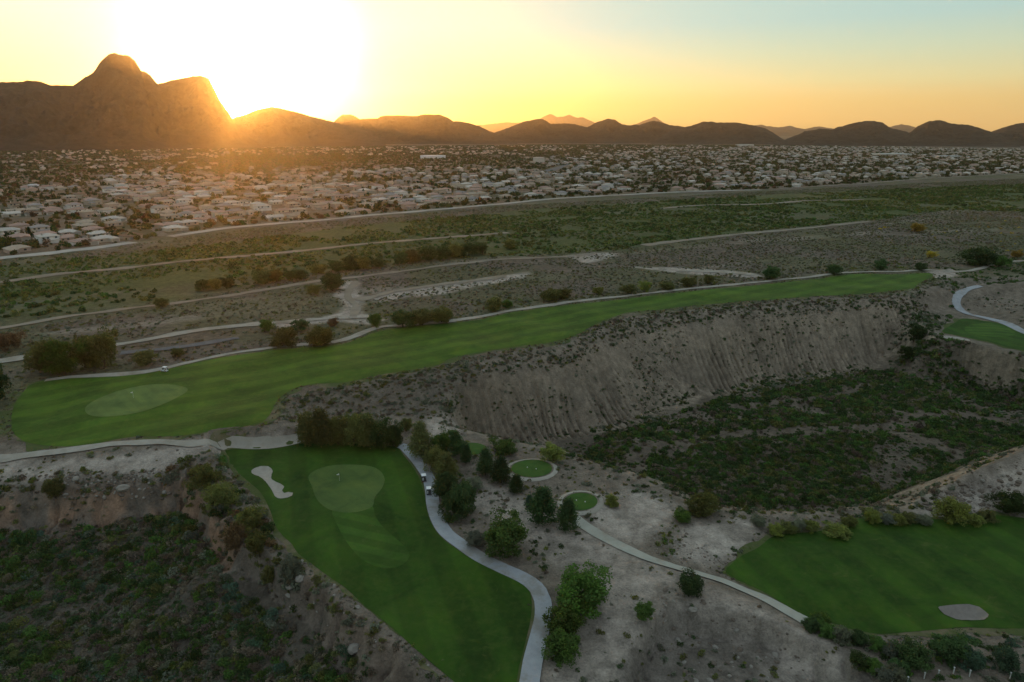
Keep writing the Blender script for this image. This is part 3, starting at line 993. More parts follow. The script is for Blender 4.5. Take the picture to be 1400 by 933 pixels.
def ridge(name, prof, dist, depth, seed, rug=1.0, dist2=None, face=None):
    prof = np.array(prof, float)
    pxs = np.arange(prof[0, 0], prof[-1, 0], 1.6 if dist < 12000 else 2.0)
    pys = np.interp(pxs, prof[:, 0], prof[:, 1])
    pys = pys + (fbm(pxs, pxs * 0, 14, 4, seed) * 1.5 + fbm(pxs, pxs * 0, 4, 2, seed + 7) * .6) * rug
    d = ray(pxs, pys)
    dd = np.interp(pxs, [pxs[0], pxs[-1]], [dist, dist2 or dist])
    t = dd / np.hypot(d[:, 0], d[:, 1])
    cx, cy, cz = d[:, 0] * t, d[:, 1] * t, CAMH + d[:, 2] * t
    cz = np.maximum(cz, 6)
    # slope position: -1 front foot .. 0 crest .. 1 back foot
    vs = np.concatenate([-np.linspace(1, 0, 60) ** 1.0, np.linspace(0, 1, 14)[1:]])
    Wd = np.maximum(depth, cz * 1.9)
    VX, VV = [], []
    k = len(pxs)
    # moving straight towards / away from the viewpoint side (-Y / +Y)
    mid_ = math.atan2(np.interp(.5 if face is None else 0, [0, 1], [0, 1]) * (cx[-1] + cx[0]), .5 * (cy[-1] + cy[0])) if face is None else math.atan2(*[float(q) for q in ray(face, 180)[:2]])
    cxx = cx[None] + vs[:, None] * Wd[None] * .9 * math.sin(mid_)
    cyy = cy[None] + vs[:, None] * Wd[None] * .9 * math.cos(mid_)
    lin = 1 - np.abs(vs[:, None])
    al = cxx * math.cos(mid_) - cyy * math.sin(mid_)
    ac = cxx * math.sin(mid_) + cyy * math.cos(mid_)
    spur = np.abs(fbm(al, ac * .35, depth * .33, 5, seed + 20, .6))
    prof_h = lin ** 1.35
    hgt = cz[None] * prof_h * (1 - 1.0 * spur * np.sin(np.pi * np.clip(lin, 0, 1)) * (vs[:, None] < 0))
    hgt += (.5 - np.abs(fbm(cxx, cyy, depth * .16, 5, seed + 30, .6))) * cz[None] * .34 * np.sin(np.pi * np.clip(lin, 0, 1))
    hgt[0] = -8
    hgt[-1] = -8
    # ends run out
    v = np.stack([cxx, cyy, hgt], -1).reshape(-1, 3)
    r_ = len(vs)
    i0 = (np.arange(r_ - 1)[:, None] * k + np.arange(k - 1)[None]).ravel()
    me = mesh_np(name, v, np.stack([i0, i0 + 1, i0 + k + 1, i0 + k], -1), mats=[M['mtn']], smooth=True)
    return link(name, me, kind='structure')


ridge('mountain', [(-420,150),(-250,128),(-120,118),(0,112),(30,112),(38,110),(55,112),(68,117),(80,116),(100,117),(115,107),(127,101),(131,95),(137,85),(143,79),(150,74),(158,73),(163,75),(172,75),(178,77),(185,84),(190,92),(193,97),(200,99),(206,103),(210,108),(216,115),(240,109),(262,105),(275,104),(286,108),(296,130),(310,158),(330,182)], 5200, 1300, 1, 1.0, face=170)
ridge('mountain', [(285,182),(300,172),(322,161),(335,157),(348,152),(360,148),(372,147),(385,149),(405,153),(425,159),(440,163),(455,167),(470,171),(490,176),(510,184)], 5600, 1000, 2, .6)
ridge('mountain', [(440,184),(452,171),(460,163),(468,157),(480,157),(488,161),(500,170),(515,184)], 7800, 800, 3, .5)
ridge('mountain', [(420,186),(450,172),(480,165),(500,163),(517,162),(520,159),(545,158),(570,159),(580,157),(600,157),(612,161),(620,166),(640,168),(655,173),(668,179),(690,188)], 6200, 900, 4, .5)
ridge('hill', [(645,190),(672,182),(690,177),(705,171),(720,166),(735,163),(742,163),(753,169),(780,169),(800,173),(812,176),(830,184),(850,190)], 6400, 800, 5, .95)
ridge('hill', [(780,188),(800,176),(808,172),(818,166),(830,163),(840,164),(850,170),(862,172),(875,171),(890,166),(900,166),(915,171),(935,174),(960,182),(980,190)], 6600, 800, 6, .95)
ridge('hill', [(900,188),(925,176),(945,172),(960,167),(975,167),(1000,168),(1020,170),(1040,174),(1052,179),(1062,186),(1075,193)], 6300, 800, 7, .95)
ridge('hill', [(1068,194),(1080,189),(1090,185),(1100,179),(1120,177),(1138,178),(1145,174),(1160,170),(1180,166),(1195,166),(1207,169),(1215,174),(1240,181),(1256,188),(1270,193)], 5900, 800, 8, .95)
ridge('hill', [(1215,192),(1235,184),(1246,180),(1255,172),(1270,166),(1285,165),(1300,170),(1315,170),(1330,173),(1350,179),(1365,183),(1385,192)], 6000, 800, 9, .95)
ridge('hill', [(1330,190),(1355,180),(1375,173),(1400,168),(1440,163),(1500,160),(1600,172),(1700,180)], 6300, 800, 10, .95)
ridge('distant_mountain', [(560,184),(620,177),(650,172),(690,168),(720,167),(735,164),(745,160),(753,156),(762,160),(770,161),(778,158),(790,162),(797,160),(806,165),(815,170),(845,175),(862,173),(875,167),(885,163),(890,162),(895,160),(902,165),(912,171),(940,178),(980,184)], 21000, 2500, 11, .95)
ridge('distant_mountain', [(980,184),(1010,176),(1025,172),(1040,171),(1060,174),(1080,173),(1100,176),(1120,173),(1140,177),(1170,180),(1200,179),(1215,173),(1235,171),(1250,174),(1262,180),(1290,184)], 19000, 2500, 12, .95)
print('mountains', round(time.time() - T0, 1))

# ------------------------------------------------------------------ haze over the whole place
hm = bpy.data.materials.new('haze')
hm.use_nodes = True
n = N(hm.node_tree)
HAZE_D = 1.9e-5
pv = n.n('ShaderNodeVolumePrincipled', {'Color': (.96, .84, .68, 1), 'Density': HAZE_D, 'Anisotropy': .82})
n.n('ShaderNodeOutputMaterial', {'Volume': pv.outputs[0]})
hb = 25500.0
v = [(x, y, z) for x in (-hb, hb) for y in (-hb, hb) for z in (-34.0, 1500.0)]
f = [(0, 1, 3, 2), (4, 6, 7, 5), (0, 4, 5, 1), (2, 3, 7, 6), (0, 2, 6, 4), (1, 5, 7, 3)]
link('haze', mesh_np('haze', v, quads=f, mats=[hm]), kind='stuff')

# ------------------------------------------------------------------ foliage shapes
def leaf_quads(centres, size, seed, droop=0.0, aspect=.7):
    r = np.random.default_rng(seed)
    k = len(centres)
    a = r.normal(size=(k, 3))
    a /= np.linalg.norm(a, axis=1)[:, None]
    b = np.cross(a, r.normal(size=(k, 3)))
    b /= np.linalg.norm(b, axis=1)[:, None] + 1e-9
    s = (size * r.uniform(.6, 1.4, k))[:, None]
    a, b = a * s, b * s * aspect
    v = np.stack([centres - a * .5, centres + b * .5, centres + a * .5, centres - b * .5], 1).reshape(-1, 3)
    return v, np.arange(4 * k).reshape(k, 4)


def dome(k, seed, flat=.75, lumps=7, low=0.0):
    """points in the outer part of an uneven low dome of radius 1 standing on z = 0"""
    r = np.random.default_rng(seed)
    lc = r.normal(size=(lumps, 3))
    lc[:, 2] = np.abs(lc[:, 2]) * .8
    lc /= np.linalg.norm(lc, axis=1)[:, None]
    lc *= r.uniform(.35, .62, (lumps, 1))
    lr = r.uniform(.28, .5, lumps)
    w_ = lr ** 2
    j = r.choice(lumps, k, p=w_ / w_.sum())
    d = r.normal(size=(k, 3))
    d /= np.linalg.norm(d, axis=1)[:, None]
    p = lc[j] + d * lr[j][:, None] * r.uniform(.55, 1.05, (k, 1)) ** .6
    p[:, 2] = np.maximum(p[:, 2], -.05) * flat + low
    return p


def bush_mesh(name, k, leaf, seed, flat=.75, lumps=7):
    v, q = leaf_quads(dome(k, seed, flat, lumps), leaf, seed)
    return mesh_np(name, v, q, mats=[M['leaf']])


BUSH_HI = [bush_mesh('foliage', 620, .15, 300 + i, (.8, .65, .95, .7, .85)[i], (6, 9, 5, 11, 8)[i]) for i in range(5)]
BUSH_LO = [bush_mesh('foliage', 75, .40, 320 + i, (.8, .6, .9, .7)[i], (4, 6, 5, 7)[i]) for i in range(4)]
BUSH_MID = [bush_mesh('foliage', 190, .25, 340 + i, (.8, .6, .9, .7)[i], (5, 7, 6, 8)[i]) for i in range(4)]


def crown_round(seed, clumps=70, per=105, leaf=.078):
    """full round crown, radius 1, low to the ground, about 1.7 high, made of leaf clumps over a few big lobes"""
    r = np.random.default_rng(seed)
    lobes = r.normal(size=(6, 3)) * np.array([.20, .20, .12]) + np.array([0, 0, .78])
    lr = r.uniform(.52, .74, 6)
    j = r.integers(0, 6, clumps)
    d = r.normal(size=(clumps, 3))
    d[:, 2] += .25
    d /= np.linalg.norm(d, axis=1)[:, None]
    c = lobes[j] + d * (lr[j] * r.uniform(.62, 1.0, clumps))[:, None]
    c[:, 2] = np.clip(c[:, 2], .22, None)
    cr = r.uniform(.13, .27, clumps)
    j = np.repeat(np.arange(clumps), per)
    dd = r.normal(size=(len(j), 3))
    dd /= np.linalg.norm(dd, axis=1)[:, None]
    p = c[j] + dd * cr[j][:, None] * r.uniform(.45, 1.15, (len(j), 1))
    p[:, 2] = np.maximum(p[:, 2], .06)
    v, q = leaf_quads(p, leaf, seed + 1)
    return mesh_np('crown', v, q, mats=[M['leaf']]), c


def crown_pine(seed, leaf=.048, width=.27):
    """upright conifer crown, height 1, foliage from z .10"""
    r = np.random.default_rng(seed)
    P_ = []
    k = 34
    cs = []
    for i in range(k):
        z = .14 + .80 * (i / (k - 1)) ** .9
        rr = width * (np.sin(np.pi * min(1, (z - .02) * .95 + .22)) ** .8) * r.uniform(.7, 1.1)
        for a in r.uniform(0, 2 * math.pi, 4 if z < .8 else 2):
            q = rr * r.uniform(.35, .85)
            cs.append((q * math.cos(a), q * math.sin(a), z + r.uniform(-.02, .03)))
    cs = np.array(cs)
    j = np.repeat(np.arange(len(cs)), 46)
    dd = r.normal(size=(len(j), 3)) * np.array([.055, .055, .035])
    v, q = leaf_quads(cs[j] + dd, leaf, seed + 2, aspect=.5)
    return mesh_np('crown', v, q, mats=[M['leaf']]), cs


def tube(points, radii, sides=6):
    V, Q = [], []
    pts = [Vector(p) for p in points]
    for i, p in enumerate(pts):
        t = (pts[min(i + 1, len(pts) - 1)] - pts[max(i - 1, 0)]).normalized()
        a = t.orthogonal().normalized()
        b = t.cross(a)
        for s in range(sides):
            an = 2 * math.pi * s / sides
            V.append(tuple(p + (a * math.cos(an) + b * math.sin(an)) * radii[i]))
    for i in range(len(pts) - 1):
        for s in range(sides):
            Q.append((i * sides + s, i * sides + (s + 1) % sides, (i + 1) * sides + (s + 1) % sides, (i + 1) * sides + s))
    return V, Q


def trunk_mesh(seed, targets, h, r0, spread=True):
    r = np.random.default_rng(seed)
    V, Q = tube([(0, 0, -.06), (.02, .01, h * .25), (-.02, .02, h * .6), (0, 0, h)], [r0, r0 * .8, r0 * .6, r0 * .35])
    pick = r.choice(len(targets), min(9, len(targets)), replace=False)
    for j in pick:
        t = np.array(targets[j])
        s = np.array([0, 0, h * r.uniform(.25, .75)])
        m = (s + t) / 2 + np.array([0, 0, .04])
        v, q = tube([s, m, t], [r0 * .45, r0 * .28, r0 * .1], 5)
        Q += [tuple(a + len(V) for a in f) for f in q]
        V += v
    return mesh_np('trunk', V, Q, mats=[M['bark']], smooth=True)


ROUND = []
for i in range(7):
    cm, cs = crown_round(400 + i)
    ROUND.append((cm, trunk_mesh(420 + i, cs, .62, .055)))
PINE = []
for i in range(4):
    cm, cs = crown_pine(440 + i, width=(.27, .23, .31, .25)[i])
    PINE.append((cm, trunk_mesh(460 + i, cs, .92, .018)))

COL = {
    'olive': (0.150, 0.156, 0.050), 'green': (0.096, 0.162, 0.038), 'dark green': (0.067, 0.106, 0.038), 'grey green': (0.180, 0.192, 0.130),
    'dry brown': (0.198, 0.156, 0.110), 'yellow green': (0.204, 0.222, 0.054), 'blue green': (0.084, 0.138, 0.084), 'golden': (0.384, 0.276, 0.048),
    'reddish brown': (0.198, 0.126, 0.066),
}


def setcol(o, key, j=.12):
    c = COL[key] if isinstance(key, str) else key
    k = random.uniform(1 - j, 1 + j)
    o.color = (c[0] * k, c[1] * k, c[2] * k * random.uniform(.9, 1.1), 1)


def zh(x, y):
    return float(Hfull(np.array([x]), np.array([y]))[0])


def ground_at(px, py):
    x, y = march(px, py, Hs)
    x, y = float(x[0]), float(y[0])
    return x, y, zh(x, y), y * CP - (zh(x, y) - CAMH) * SP


def tree(kind, px, py, wpx, hpx, colr, label, name=None, group=None):
    x, y, z, f = ground_at(px, py)
    wd, ht = wpx * f / 933, hpx * f / 933 / .93
    if kind == 'round':
        cm, tm = ROUND[random.randrange(len(ROUND))]
        s = (wd / 2 / .84, wd / 2 / .84, ht / 1.72)
        nm, cat = 'mesquite_tree', 'tree'
    else:
        cm, tm = PINE[random.randrange(len(PINE))]
        s = (wd / .47, wd / .47, ht)
        nm, cat = 'pine_tree', 'pine tree'
    e = link(name or nm, None, loc=(x, y, z - .05), rot=random.uniform(0, 6.28), scale=s, label=label, category=cat, group=group)
    c = link('crown', cm, e)
    setcol(c, colr)
    link('trunk', tm, e)
    return e


# trees one can tell apart -------------------------------------------------
TR = [
    ('round', 796, 829, 80, 58, 'green', 'largest round bushy tree beside the bend of the grey cart path'),
    ('round', 776, 868, 58, 46, 'green', 'middle of three round trees lined along the grey cart path'),
    ('round', 766, 904, 56, 42, 'green', 'lowest of three round trees lined along the grey cart path'),
    ('round', 947, 811, 43, 31, 'dark green', 'low wide tree standing alone on the bare sand by the gritty path'),
    ('round', 880, 843, 30, 24, 'green', 'small open tree alone in the middle of the tyre-marked sand'),
    ('round', 697, 761, 72, 52, 'green', 'big spreading tree between grey cart path and the row of pines'),
    ('pine', 742, 714, 36, 50, 'dark green', 'tall broad pine just below the round tee box'),
    ('pine', 776, 725, 27, 46, 'dark green', 'slim dark pine standing in front of the lower round tee'),
    ('pine', 724, 696, 13, 20, 'blue green', 'small bluish young pine beside the tall broad pine'),
    ('pine', 706, 673, 19, 25, 'dark green', 'short pine between two taller ones below the upper tee'),
    ('pine', 685, 660, 26, 36, 'dark green', 'dark conical pine at the near edge of the upper tee'),
    ('pine', 664, 650, 22, 38, 'dark green', 'narrow pine over the grass near the small hidden tee'),
    ('pine', 637, 634, 17, 30, 'dark green', 'thin pine in front of the small hidden tee'),
    ('pine', 576, 626, 28, 50, 'olive', 'upright pine where the grey cart path begins under the trees'),
    ('round', 605, 628, 34, 40, 'green', 'leafy tree behind the upright pine at the path start'),
    ('pine', 622, 622, 24, 34, 'dark green', 'pine between the leafy tree and the small tee grass'),
    ('round', 598, 645, 34, 38, 'olive', 'bushy tree overhanging the cart path above the two carts'),
    ('pine', 611, 662, 28, 44, 'olive', 'pine close beside the upper of the two carts'),
    ('round', 607, 684, 40, 42, 'dark green', 'dense tree close beside the lower of the two carts'),
    ('round', 630, 700, 46, 46, 'dark green', 'dense wide tree behind the lower of the two carts'),
    ('round', 621, 707, 40, 36, 'dark green', 'lowest dense tree of the thicket along the cart path'),
    ('round', 648, 672, 24, 22, 'grey green', 'greyish small tree between the thicket and the pine row'),
    ('round', 648, 745, 30, 20, 'grey green', 'low grey tree on the bank beside the cart path'),
    ('round', 420, 608, 40, 50, 'olive', 'first tree of the dark row behind the shaded green, by the sandy fork'),
    ('pine', 441, 609, 34, 50, 'olive', 'second tree of the dark row behind the shaded green'),
    ('round', 462, 608, 38, 44, 'olive', 'third tree of the dark row behind the shaded green'),
    ('round', 484, 609, 38, 48, 'olive', 'fourth tree of the dark row, slightly paler crown'),
    ('pine', 503, 611, 34, 46, 'olive', 'fifth tree of the dark row behind the shaded green'),
    ('round', 524, 612, 40, 44, 'dark green', 'sixth tree of the dark row, darkest crown'),
    ('round', 541, 610, 26, 36, 'dark green', 'last tree of the dark row next to the cart path start'),
    ('round', 556, 590, 20, 20, 'olive', 'small tree behind the start of the grey cart path'),
    ('round', 757, 630, 36, 26, 'yellow green', 'rounded yellowish tree behind the upper tee on the canyon edge'),
    ('round', 690, 617, 40, 18, 'green', 'wide low tree on the canyon edge behind the pine row'),
    ('round', 838, 691, 22, 16, 'yellow green', 'yellow-green shrubby tree beside the lower tee'),
    ('round', 960, 703, 46, 30, 'olive', 'rounded tree on the canyon edge above the bare sand patches'),
    ('round', 935, 712, 30, 16, 'green', 'low green tree between the two bare sand patches'),
    ('round', 1297, 714, 50, 34, 'yellow green', 'yellow-green tree at the back of the shaded fairway with bunker'),
    ('round', 1187, 713, 26, 20, 'yellow green', 'small yellowish tree in the hedge behind the shaded fairway'),
    ('round', 1380, 702, 44, 32, 'dark green', 'dark tree below the scree ridge at the back of the fairway'),
    ('round', 1249, 466, 30, 26, 'dark green', 'dark tree in the gully at the end of the ribbed slope'),
    ('round', 1241, 490, 24, 18, 'dark green', 'lower dark tree in the gully under the small fairway'),
    ('round', 1340, 363, 46, 26, 'dark green', 'big dark tree beyond the end of the long fairway'),
    ('round', 1365, 365, 26, 16, 'green', 'smaller tree leaning on the big dark one past the fairway end'),
    ('round', 1257, 370, 18, 12, 'dark green', 'round tree just behind the far tip of the long fairway'),
    ('round', 1203, 369, 19, 15, 'dark green', 'second round tree from the far tip of the long fairway'),
    ('round', 1140, 375, 22, 14, 'dark green', 'third round tree from the far tip of the long fairway'),
    ('round', 1052, 381, 28, 19, 'dark green', 'fourth round tree from the far tip, beside the pale wash'),
    ('round', 967, 388, 18, 14, 'olive', 'round tree beside the pale sandy wash behind the long fairway'),
    ('round', 940, 392, 24, 14, 'olive', 'low tree in the hedge-like row behind the long fairway'),
    ('round', 913, 396, 24, 12, 'olive', 'middle low tree of the hedge-like row behind the fairway'),
    ('round', 884, 399, 18, 15, 'yellow green', 'yellowish end tree of the hedge-like row behind the fairway'),
    ('round', 858, 401, 26, 13, 'olive', 'low broad tree before the gap in the fairway-side row'),
    ('round', 770, 408, 26, 14, 'olive', 'right-hand half of a pair of low trees by the dirt path'.replace('right-hand half', 'farther half')),
    ('round', 752, 411, 32, 18, 'olive', 'nearer half of a pair of low trees by the dirt path'),
    ('round', 818, 402, 16, 10, 'yellow green', 'little yellowish tree by the dirt path halfway along the fairway'),
    ('round', 678, 425, 26, 20, 'olive', 'lone rounded tree by the path where the fairway narrows'),
    ('round', 692, 420, 18, 11, 'green', 'small companion behind the lone rounded tree by the path'),
    ('round', 604, 441, 34, 24, 'olive', 'far tree of the group of three below the pale wash'),
    ('round', 578, 445, 32, 24, 'olive', 'middle tree of the group of three below the pale wash'),
    ('round', 551, 447, 34, 24, 'dark green', 'near tree of the group of three below the pale wash'),
    ('round', 513, 447, 20, 20, 'green', 'round tree standing alone on the pale sandy junction'),
    ('round', 457, 446, 16, 12, 'reddish brown', 'little brown tree on the dirt path junction'),
    ('round', 437, 472, 44, 28, 'olive', 'wide tree beside the path bend above the long fairway'),
    ('round', 411, 452, 26, 16, 'dark green', 'dark tree behind the wide one at the path bend'),
    ('round', 386, 474, 40, 28, 'olive', 'rounded tree beside the path above the middle of the fairway'),
    ('round', 362, 454, 22, 18, 'green', 'tree between the asphalt lane and the pale dirt track'),
    ('round', 455, 398, 34, 26, 'dark green', 'dark rounded tree at the head of the pale wash'),
    ('round', 431, 402, 22, 14, 'olive', 'smaller tree touching the dark one at the head of the wash'),
    ('round', 222, 420, 22, 14, 'olive', 'solitary tree on the pale dirt track above the big clump'),
    ('round', 62, 510, 54, 48, 'olive', 'nearest tree of the big clump behind the round green'),
    ('round', 90, 513, 50, 52, 'green', 'tallest tree of the big clump behind the round green'),
    ('round', 117, 503, 42, 46, 'olive', 'back tree in the middle of the big clump'),
    ('round', 145, 503, 46, 52, 'olive', 'end tree of the big clump nearest the asphalt lane'),
    ('round', 200, 500, 34, 22, 'olive', 'low tree between the big clump and the parked cart'),
    ('round', 240, 488, 22, 12, 'olive', 'small tree behind the single parked cart'),
    ('round', -4, 556, 40, 66, 'dark green', 'dark tree cut by the frame beside the end of the fairway'),
    ('round', 8, 480, 40, 26, 'reddish brown', 'brownish tree on the flat next to the big clump'),
    ('round', 396, 788, 32, 38, 'grey green', 'grey-green tree on the canyon rim below the bunker'),
    ('round', 372, 793, 26, 28, 'olive', 'low olive tree just under the grey-green rim tree'),
    ('round', 345, 722, 36, 34, 'olive', 'bushy tree on the rim beside the sand bunker'),
    ('round', 322, 745, 34, 40, 'reddish brown', 'rusty tinted tree on the slope below the rim trees'),
    ('round', 355, 758, 32, 36, 'olive', 'dull green tree on the slope above the grey-green tree'),
    ('round', 305, 690, 40, 44, 'olive', 'tree at the rim corner where the canyon turns'),
    ('round', 280, 665, 38, 36, 'olive', 'tree at the head of the canyon beside the pale path'),
    ('round', 75, 678, 30, 30, 'olive', 'tree standing on top of the reddish canyon wall'),
    ('round', 1140, 732, 40, 16, 'yellow green', 'low hedge-like tree at the back corner of the shaded fairway'),
    ('round', 1330, 912, 34, 30, 'blue green', 'bluish round tree between the white posts'),
    ('round', 1372, 915, 36, 34, 'blue green', 'bluish tree next to the corner white post'),
    ('round', 1245, 905, 50, 30, 'dark green', 'dark tree below the lip of the shaded fairway'),
    ('round', 1300, 903, 60, 30, 'dark green', 'widest dark tree below the round bunker'),
    ('round', 1270, 352, 16, 9, 'golden', 'golden flowering tree out on the grey flat'),
    ('round', 1250, 317, 22, 12, 'golden', 'bright yellow flowering tree beyond the grey flat'),
    ('round', 1390, 352, 16, 10, 'golden', 'golden tree near the bend of the dirt path past the fairway'),
]
for t in TR:
    tree(*t)
# two rows of dark thicket trees on the flood plain
ORD = 'first second third fourth fifth sixth seventh eighth ninth tenth eleventh twelfth thirteenth fourteenth fifteenth sixteenth seventeenth eighteenth nineteenth twentieth'.split()
row = [(278,397,20,15),(296,396,24,16),(315,394,22,15),(361,388,26,20),(379,386,24,18),(398,384,22,15),(412,382,22,14),(436,374,26,14),(462,371,26,15),(483,369,24,20),(497,368,22,18),(518,366,24,14),(548,361,22,16),(566,358,26,18),(585,356,26,20),(604,354,26,20),(622,352,26,20),(641,350,26,18),(660,348,24,16),(698,341,20,14)]
for i, (px, py, w_, h_) in enumerate(row):
    tree('round', px, py, w_, h_, ('dark green', 'olive')[i % 3 == 1], f'dark thicket tree on the flood plain, {ORD[i]} in its row counted towards the hills', name='thicket_tree', group='thicket trees on the flood plain')
row2 = [(1038,714),(1060,726),(1075,724),(1092,722),(1108,720),(1160,714),(1210,711),(1226,711),(1242,711),(1262,712),(1330,712),(1348,707)]
for i, (px, py) in enumerate(row2):
    tree('round', px, py + 4, 24, 15, ('grey green', 'yellow green', 'olive')[i % 3], f'low tree in the hedge behind the shaded fairway, {ORD[i]} counted from the bare sand', name='hedge_tree', group='hedge behind the shaded fairway')
row3 = [(1112,858),(1130,864),(1150,871),(1172,876),(1196,884),(1215,890),(1172,905),(1192,912),(1212,925),(1225,915),(1120,852),(1230,928)]
for i, (px, py) in enumerate(row3):
    tree('round', px, py + 4, 28, 19, ('dark green', 'green', 'grey green')[i % 3], f'rounded shrubby tree below the shaded fairway, {ORD[i]} counted from the gritty path end', name='hedge_tree', group='hedge below the shaded fairway')
print('trees', round(time.time() - T0, 1))

# ------------------------------------------------------------------ scattered desert bushes
def inside(poly, x, y):
    return polydist(x, y, poly, 1)[1]


BX, BY, BR, BC, BG = [], [], [], [], []
CK = list(COL)
REG = []


def scatter(region, poly, per100, r0, r1, classes, clump=None, march_it=True, keep=None, e=0.0, power=2.0, sink=0):
    P_ = mpoly(poly) if march_it is True else (pxpoly(poly, e) if march_it is False else poly)
    lo, hi = P_.min(0), P_.max(0)
    cnt = int((hi[0] - lo[0]) * (hi[1] - lo[1]) * per100 / 100)
    x, y = rng.uniform(lo[0], hi[0], cnt), rng.uniform(lo[1], hi[1], cnt)
    m = inside(P_, x, y)
    x, y = x[m], y[m]
    m = (RA.sample('turfd', x, y, 0) <= 0) & (RA.sample('turf', x, y, 0) < .3) & (RA.sample('onpath', x, y, 0) < .3) & (RB.sample('track', x, y, 0) < .4)
    x, y = x[m], y[m]
    nv = fbm(x, y, clump[0], 3, clump[2] if len(clump) > 2 else 500) if clump else np.ones(len(x))
    if clump:
        m = nv > clump[1]
        x, y, nv = x[m], y[m], nv[m]
    if keep is not None:
        m = keep(x, y)
        x, y = x[m], y[m]
    k = len(x)
    r = r0 + (r1 - r0) * rng.uniform(0, 1, k) ** power
    cl, pw = list(classes), np.array(list(classes.values()), float)
    c = rng.choice(len(cl), k, p=pw / pw.sum())
    BX.append(x); BY.append(y); BR.append(r)
    BC.append(np.array([CK.index(q) for q in cl])[c])
    REG.append(region)
    BG.append(np.full(k, len(REG) - 1))


tR_ = lambda a, b: (lambda x, y: (RA.sample('iR', x, y, 0) > .5) & (RA.sample('tR', x, y, 0) >= a) & (RA.sample('tR', x, y, 0) <= b))
NB = lambda x, y: RA.sample('bare', x, y, 0) < rng.uniform(.2, 1.13, len(x))
scatter('on the floor of the big canyon', TOE_R, 75, .6, 2.5, {'dark green': 6, 'green': 3, 'dry brown': 2, 'olive': 2}, (26, -.32, 501), None, keep=NB)
scatter('on the floor of the big canyon', TOE_R, 50, .4, 1.1, {'dry brown': 3, 'dark green': 3, 'green': 1}, None, None, keep=NB)
scatter('at the foot of the ribbed slope', RIM_R, 30, .5, 1.8, {'dark green': 4, 'olive': 2, 'grey green': 2}, (14, -.1, 502), None, keep=tR_(.74, .999))
scatter('on the ribbed canyon slope', RIM_R, 26, .4, 1.25, {'dark green': 3, 'grey green': 2, 'dry brown': 1}, (20, .12, 503), None, keep=tR_(.1, .8))
gul_ = lambda x, y: tR_(.40, .97)(x, y) & (rills(RA.sample('sR', x, y, 0), 0, RA.sample('dR', x, y, 0), 41, 2.6, 1, True) > .72)
scatter('on the ribbed canyon slope', RIM_R, 110, .3, .8, {'dark green': 4, 'dry brown': 3, 'olive': 2}, (30, -.25, 523), None, keep=gul_)
scatter('on the upper part of the ribbed slope', RIM_R, 22, .4, 1.3, {'dark green': 4, 'grey green': 4, 'dry brown': 2, 'olive': 1}, (15, -.02, 531), None, keep=tR_(.12, .48))
scatter('on the brushy lip of the ribbed slope', RIM_R, 38, .5, 1.5, {'grey green': 4, 'olive': 2, 'dry brown': 3, 'dark green': 2}, None, None, keep=tR_(0, .20))
scatter('on the floor of the dark near canyon', L1, 75, .6, 2.3, {'dark green': 4, 'green': 3, 'grey green': 2, 'dry brown': 3, 'olive': 2, 'blue green': 1}, (16, -.42, 504), None)
scatter('on the floor of the dark near canyon', L1, 110, .4, 1.3, {'dark green': 4, 'grey green': 4, 'dry brown': 5}, None, None)
scatter('on the floor of the dark near canyon', L1, 9, 1.6, 3.0, {'dark green': 3, 'green': 2, 'olive': 2}, (20, .0, 524), None)
scatter('on the slope of the dark near canyon', RIM_L, 42, .5, 1.6, {'grey green': 3, 'dry brown': 3, 'olive': 2, 'dark green': 1}, (10, -.15, 505), None, keep=lambda x, y: (RA.sample('iL', x, y, 0) > .5) & (RA.sample('tL', x, y, 1) < .98))
scatter('in the brush between long fairway and tree row', [(372,580),(385,548),(462,528),(525,514),(600,502),(640,488),(660,515),(640,560),(598,575),(560,570),(420,575)], 32, .5, 1.6, {'grey green': 4, 'dry brown': 3, 'olive': 3, 'dark green': 1}, None)
scatter('beside the pale path above the canyon', [(-60,612),(20,606),(130,616),(200,604),(300,598),(372,578),(400,600),(300,616),(230,650),(160,656),(60,662),(-60,662)], 7, .35, 1.3, {'olive': 3, 'grey green': 2, 'yellow green': 2}, (9, .0, 506))
scatter('on the brushy lip of the ribbed slope', [(372,574),(382,548),(462,526),(600,501),(672,481),(750,471),(807,449),(830,439),(900,426),(1000,416),(1150,406),(1245,397),(1275,378),(1290,388),(1250,408),(1150,418),(1000,426),(900,438),(860,446),(800,472),(700,497),(600,520),(470,545),(400,575)], 26, .5, 1.4, {'grey green': 5, 'olive': 3, 'dry brown': 3, 'dark green': 1})
scatter('along the rim of the near canyon', [(-60,650),(160,645),(230,640),(300,625),(330,660),(380,740),(440,795),(520,860),(600,920),(640,955),(600,960),(500,870),(400,800),(330,745),(300,680),(230,665),(-60,680)], 30, .4, 1.5, {'olive': 3, 'grey green': 3, 'dry brown': 2, 'dark green': 1}, None)
BARE_KEEP = None
scatter('in the thicket at the rim corner', [(228,640),(262,622),(300,622),(322,655),(350,690),(372,730),(400,765),(425,792),(400,808),(350,785),(305,740),(285,700),(250,690),(215,665)], 26, .9, 2.7, {'olive': 3, 'grey green': 5, 'green': 1, 'reddish brown': 1, 'dark green': 2}, None)
scatter('on the bare ground around the tees', [(600,600),(640,600),(740,615),(830,645),(930,690),(1050,705),(1060,730),(1010,760),(985,785),(1100,850),(1200,900),(1250,1000),(740,1000),(760,850),(720,785),(640,745),(600,700)], 17, .25, 1.15, {'grey green': 3, 'olive': 3, 'dark green': 2, 'yellow green': 1}, (14, .0, 507), keep=lambda x, y: RA.sample('sand', x, y, 0) < .85 + rng.uniform(-.2, .2, len(x)))
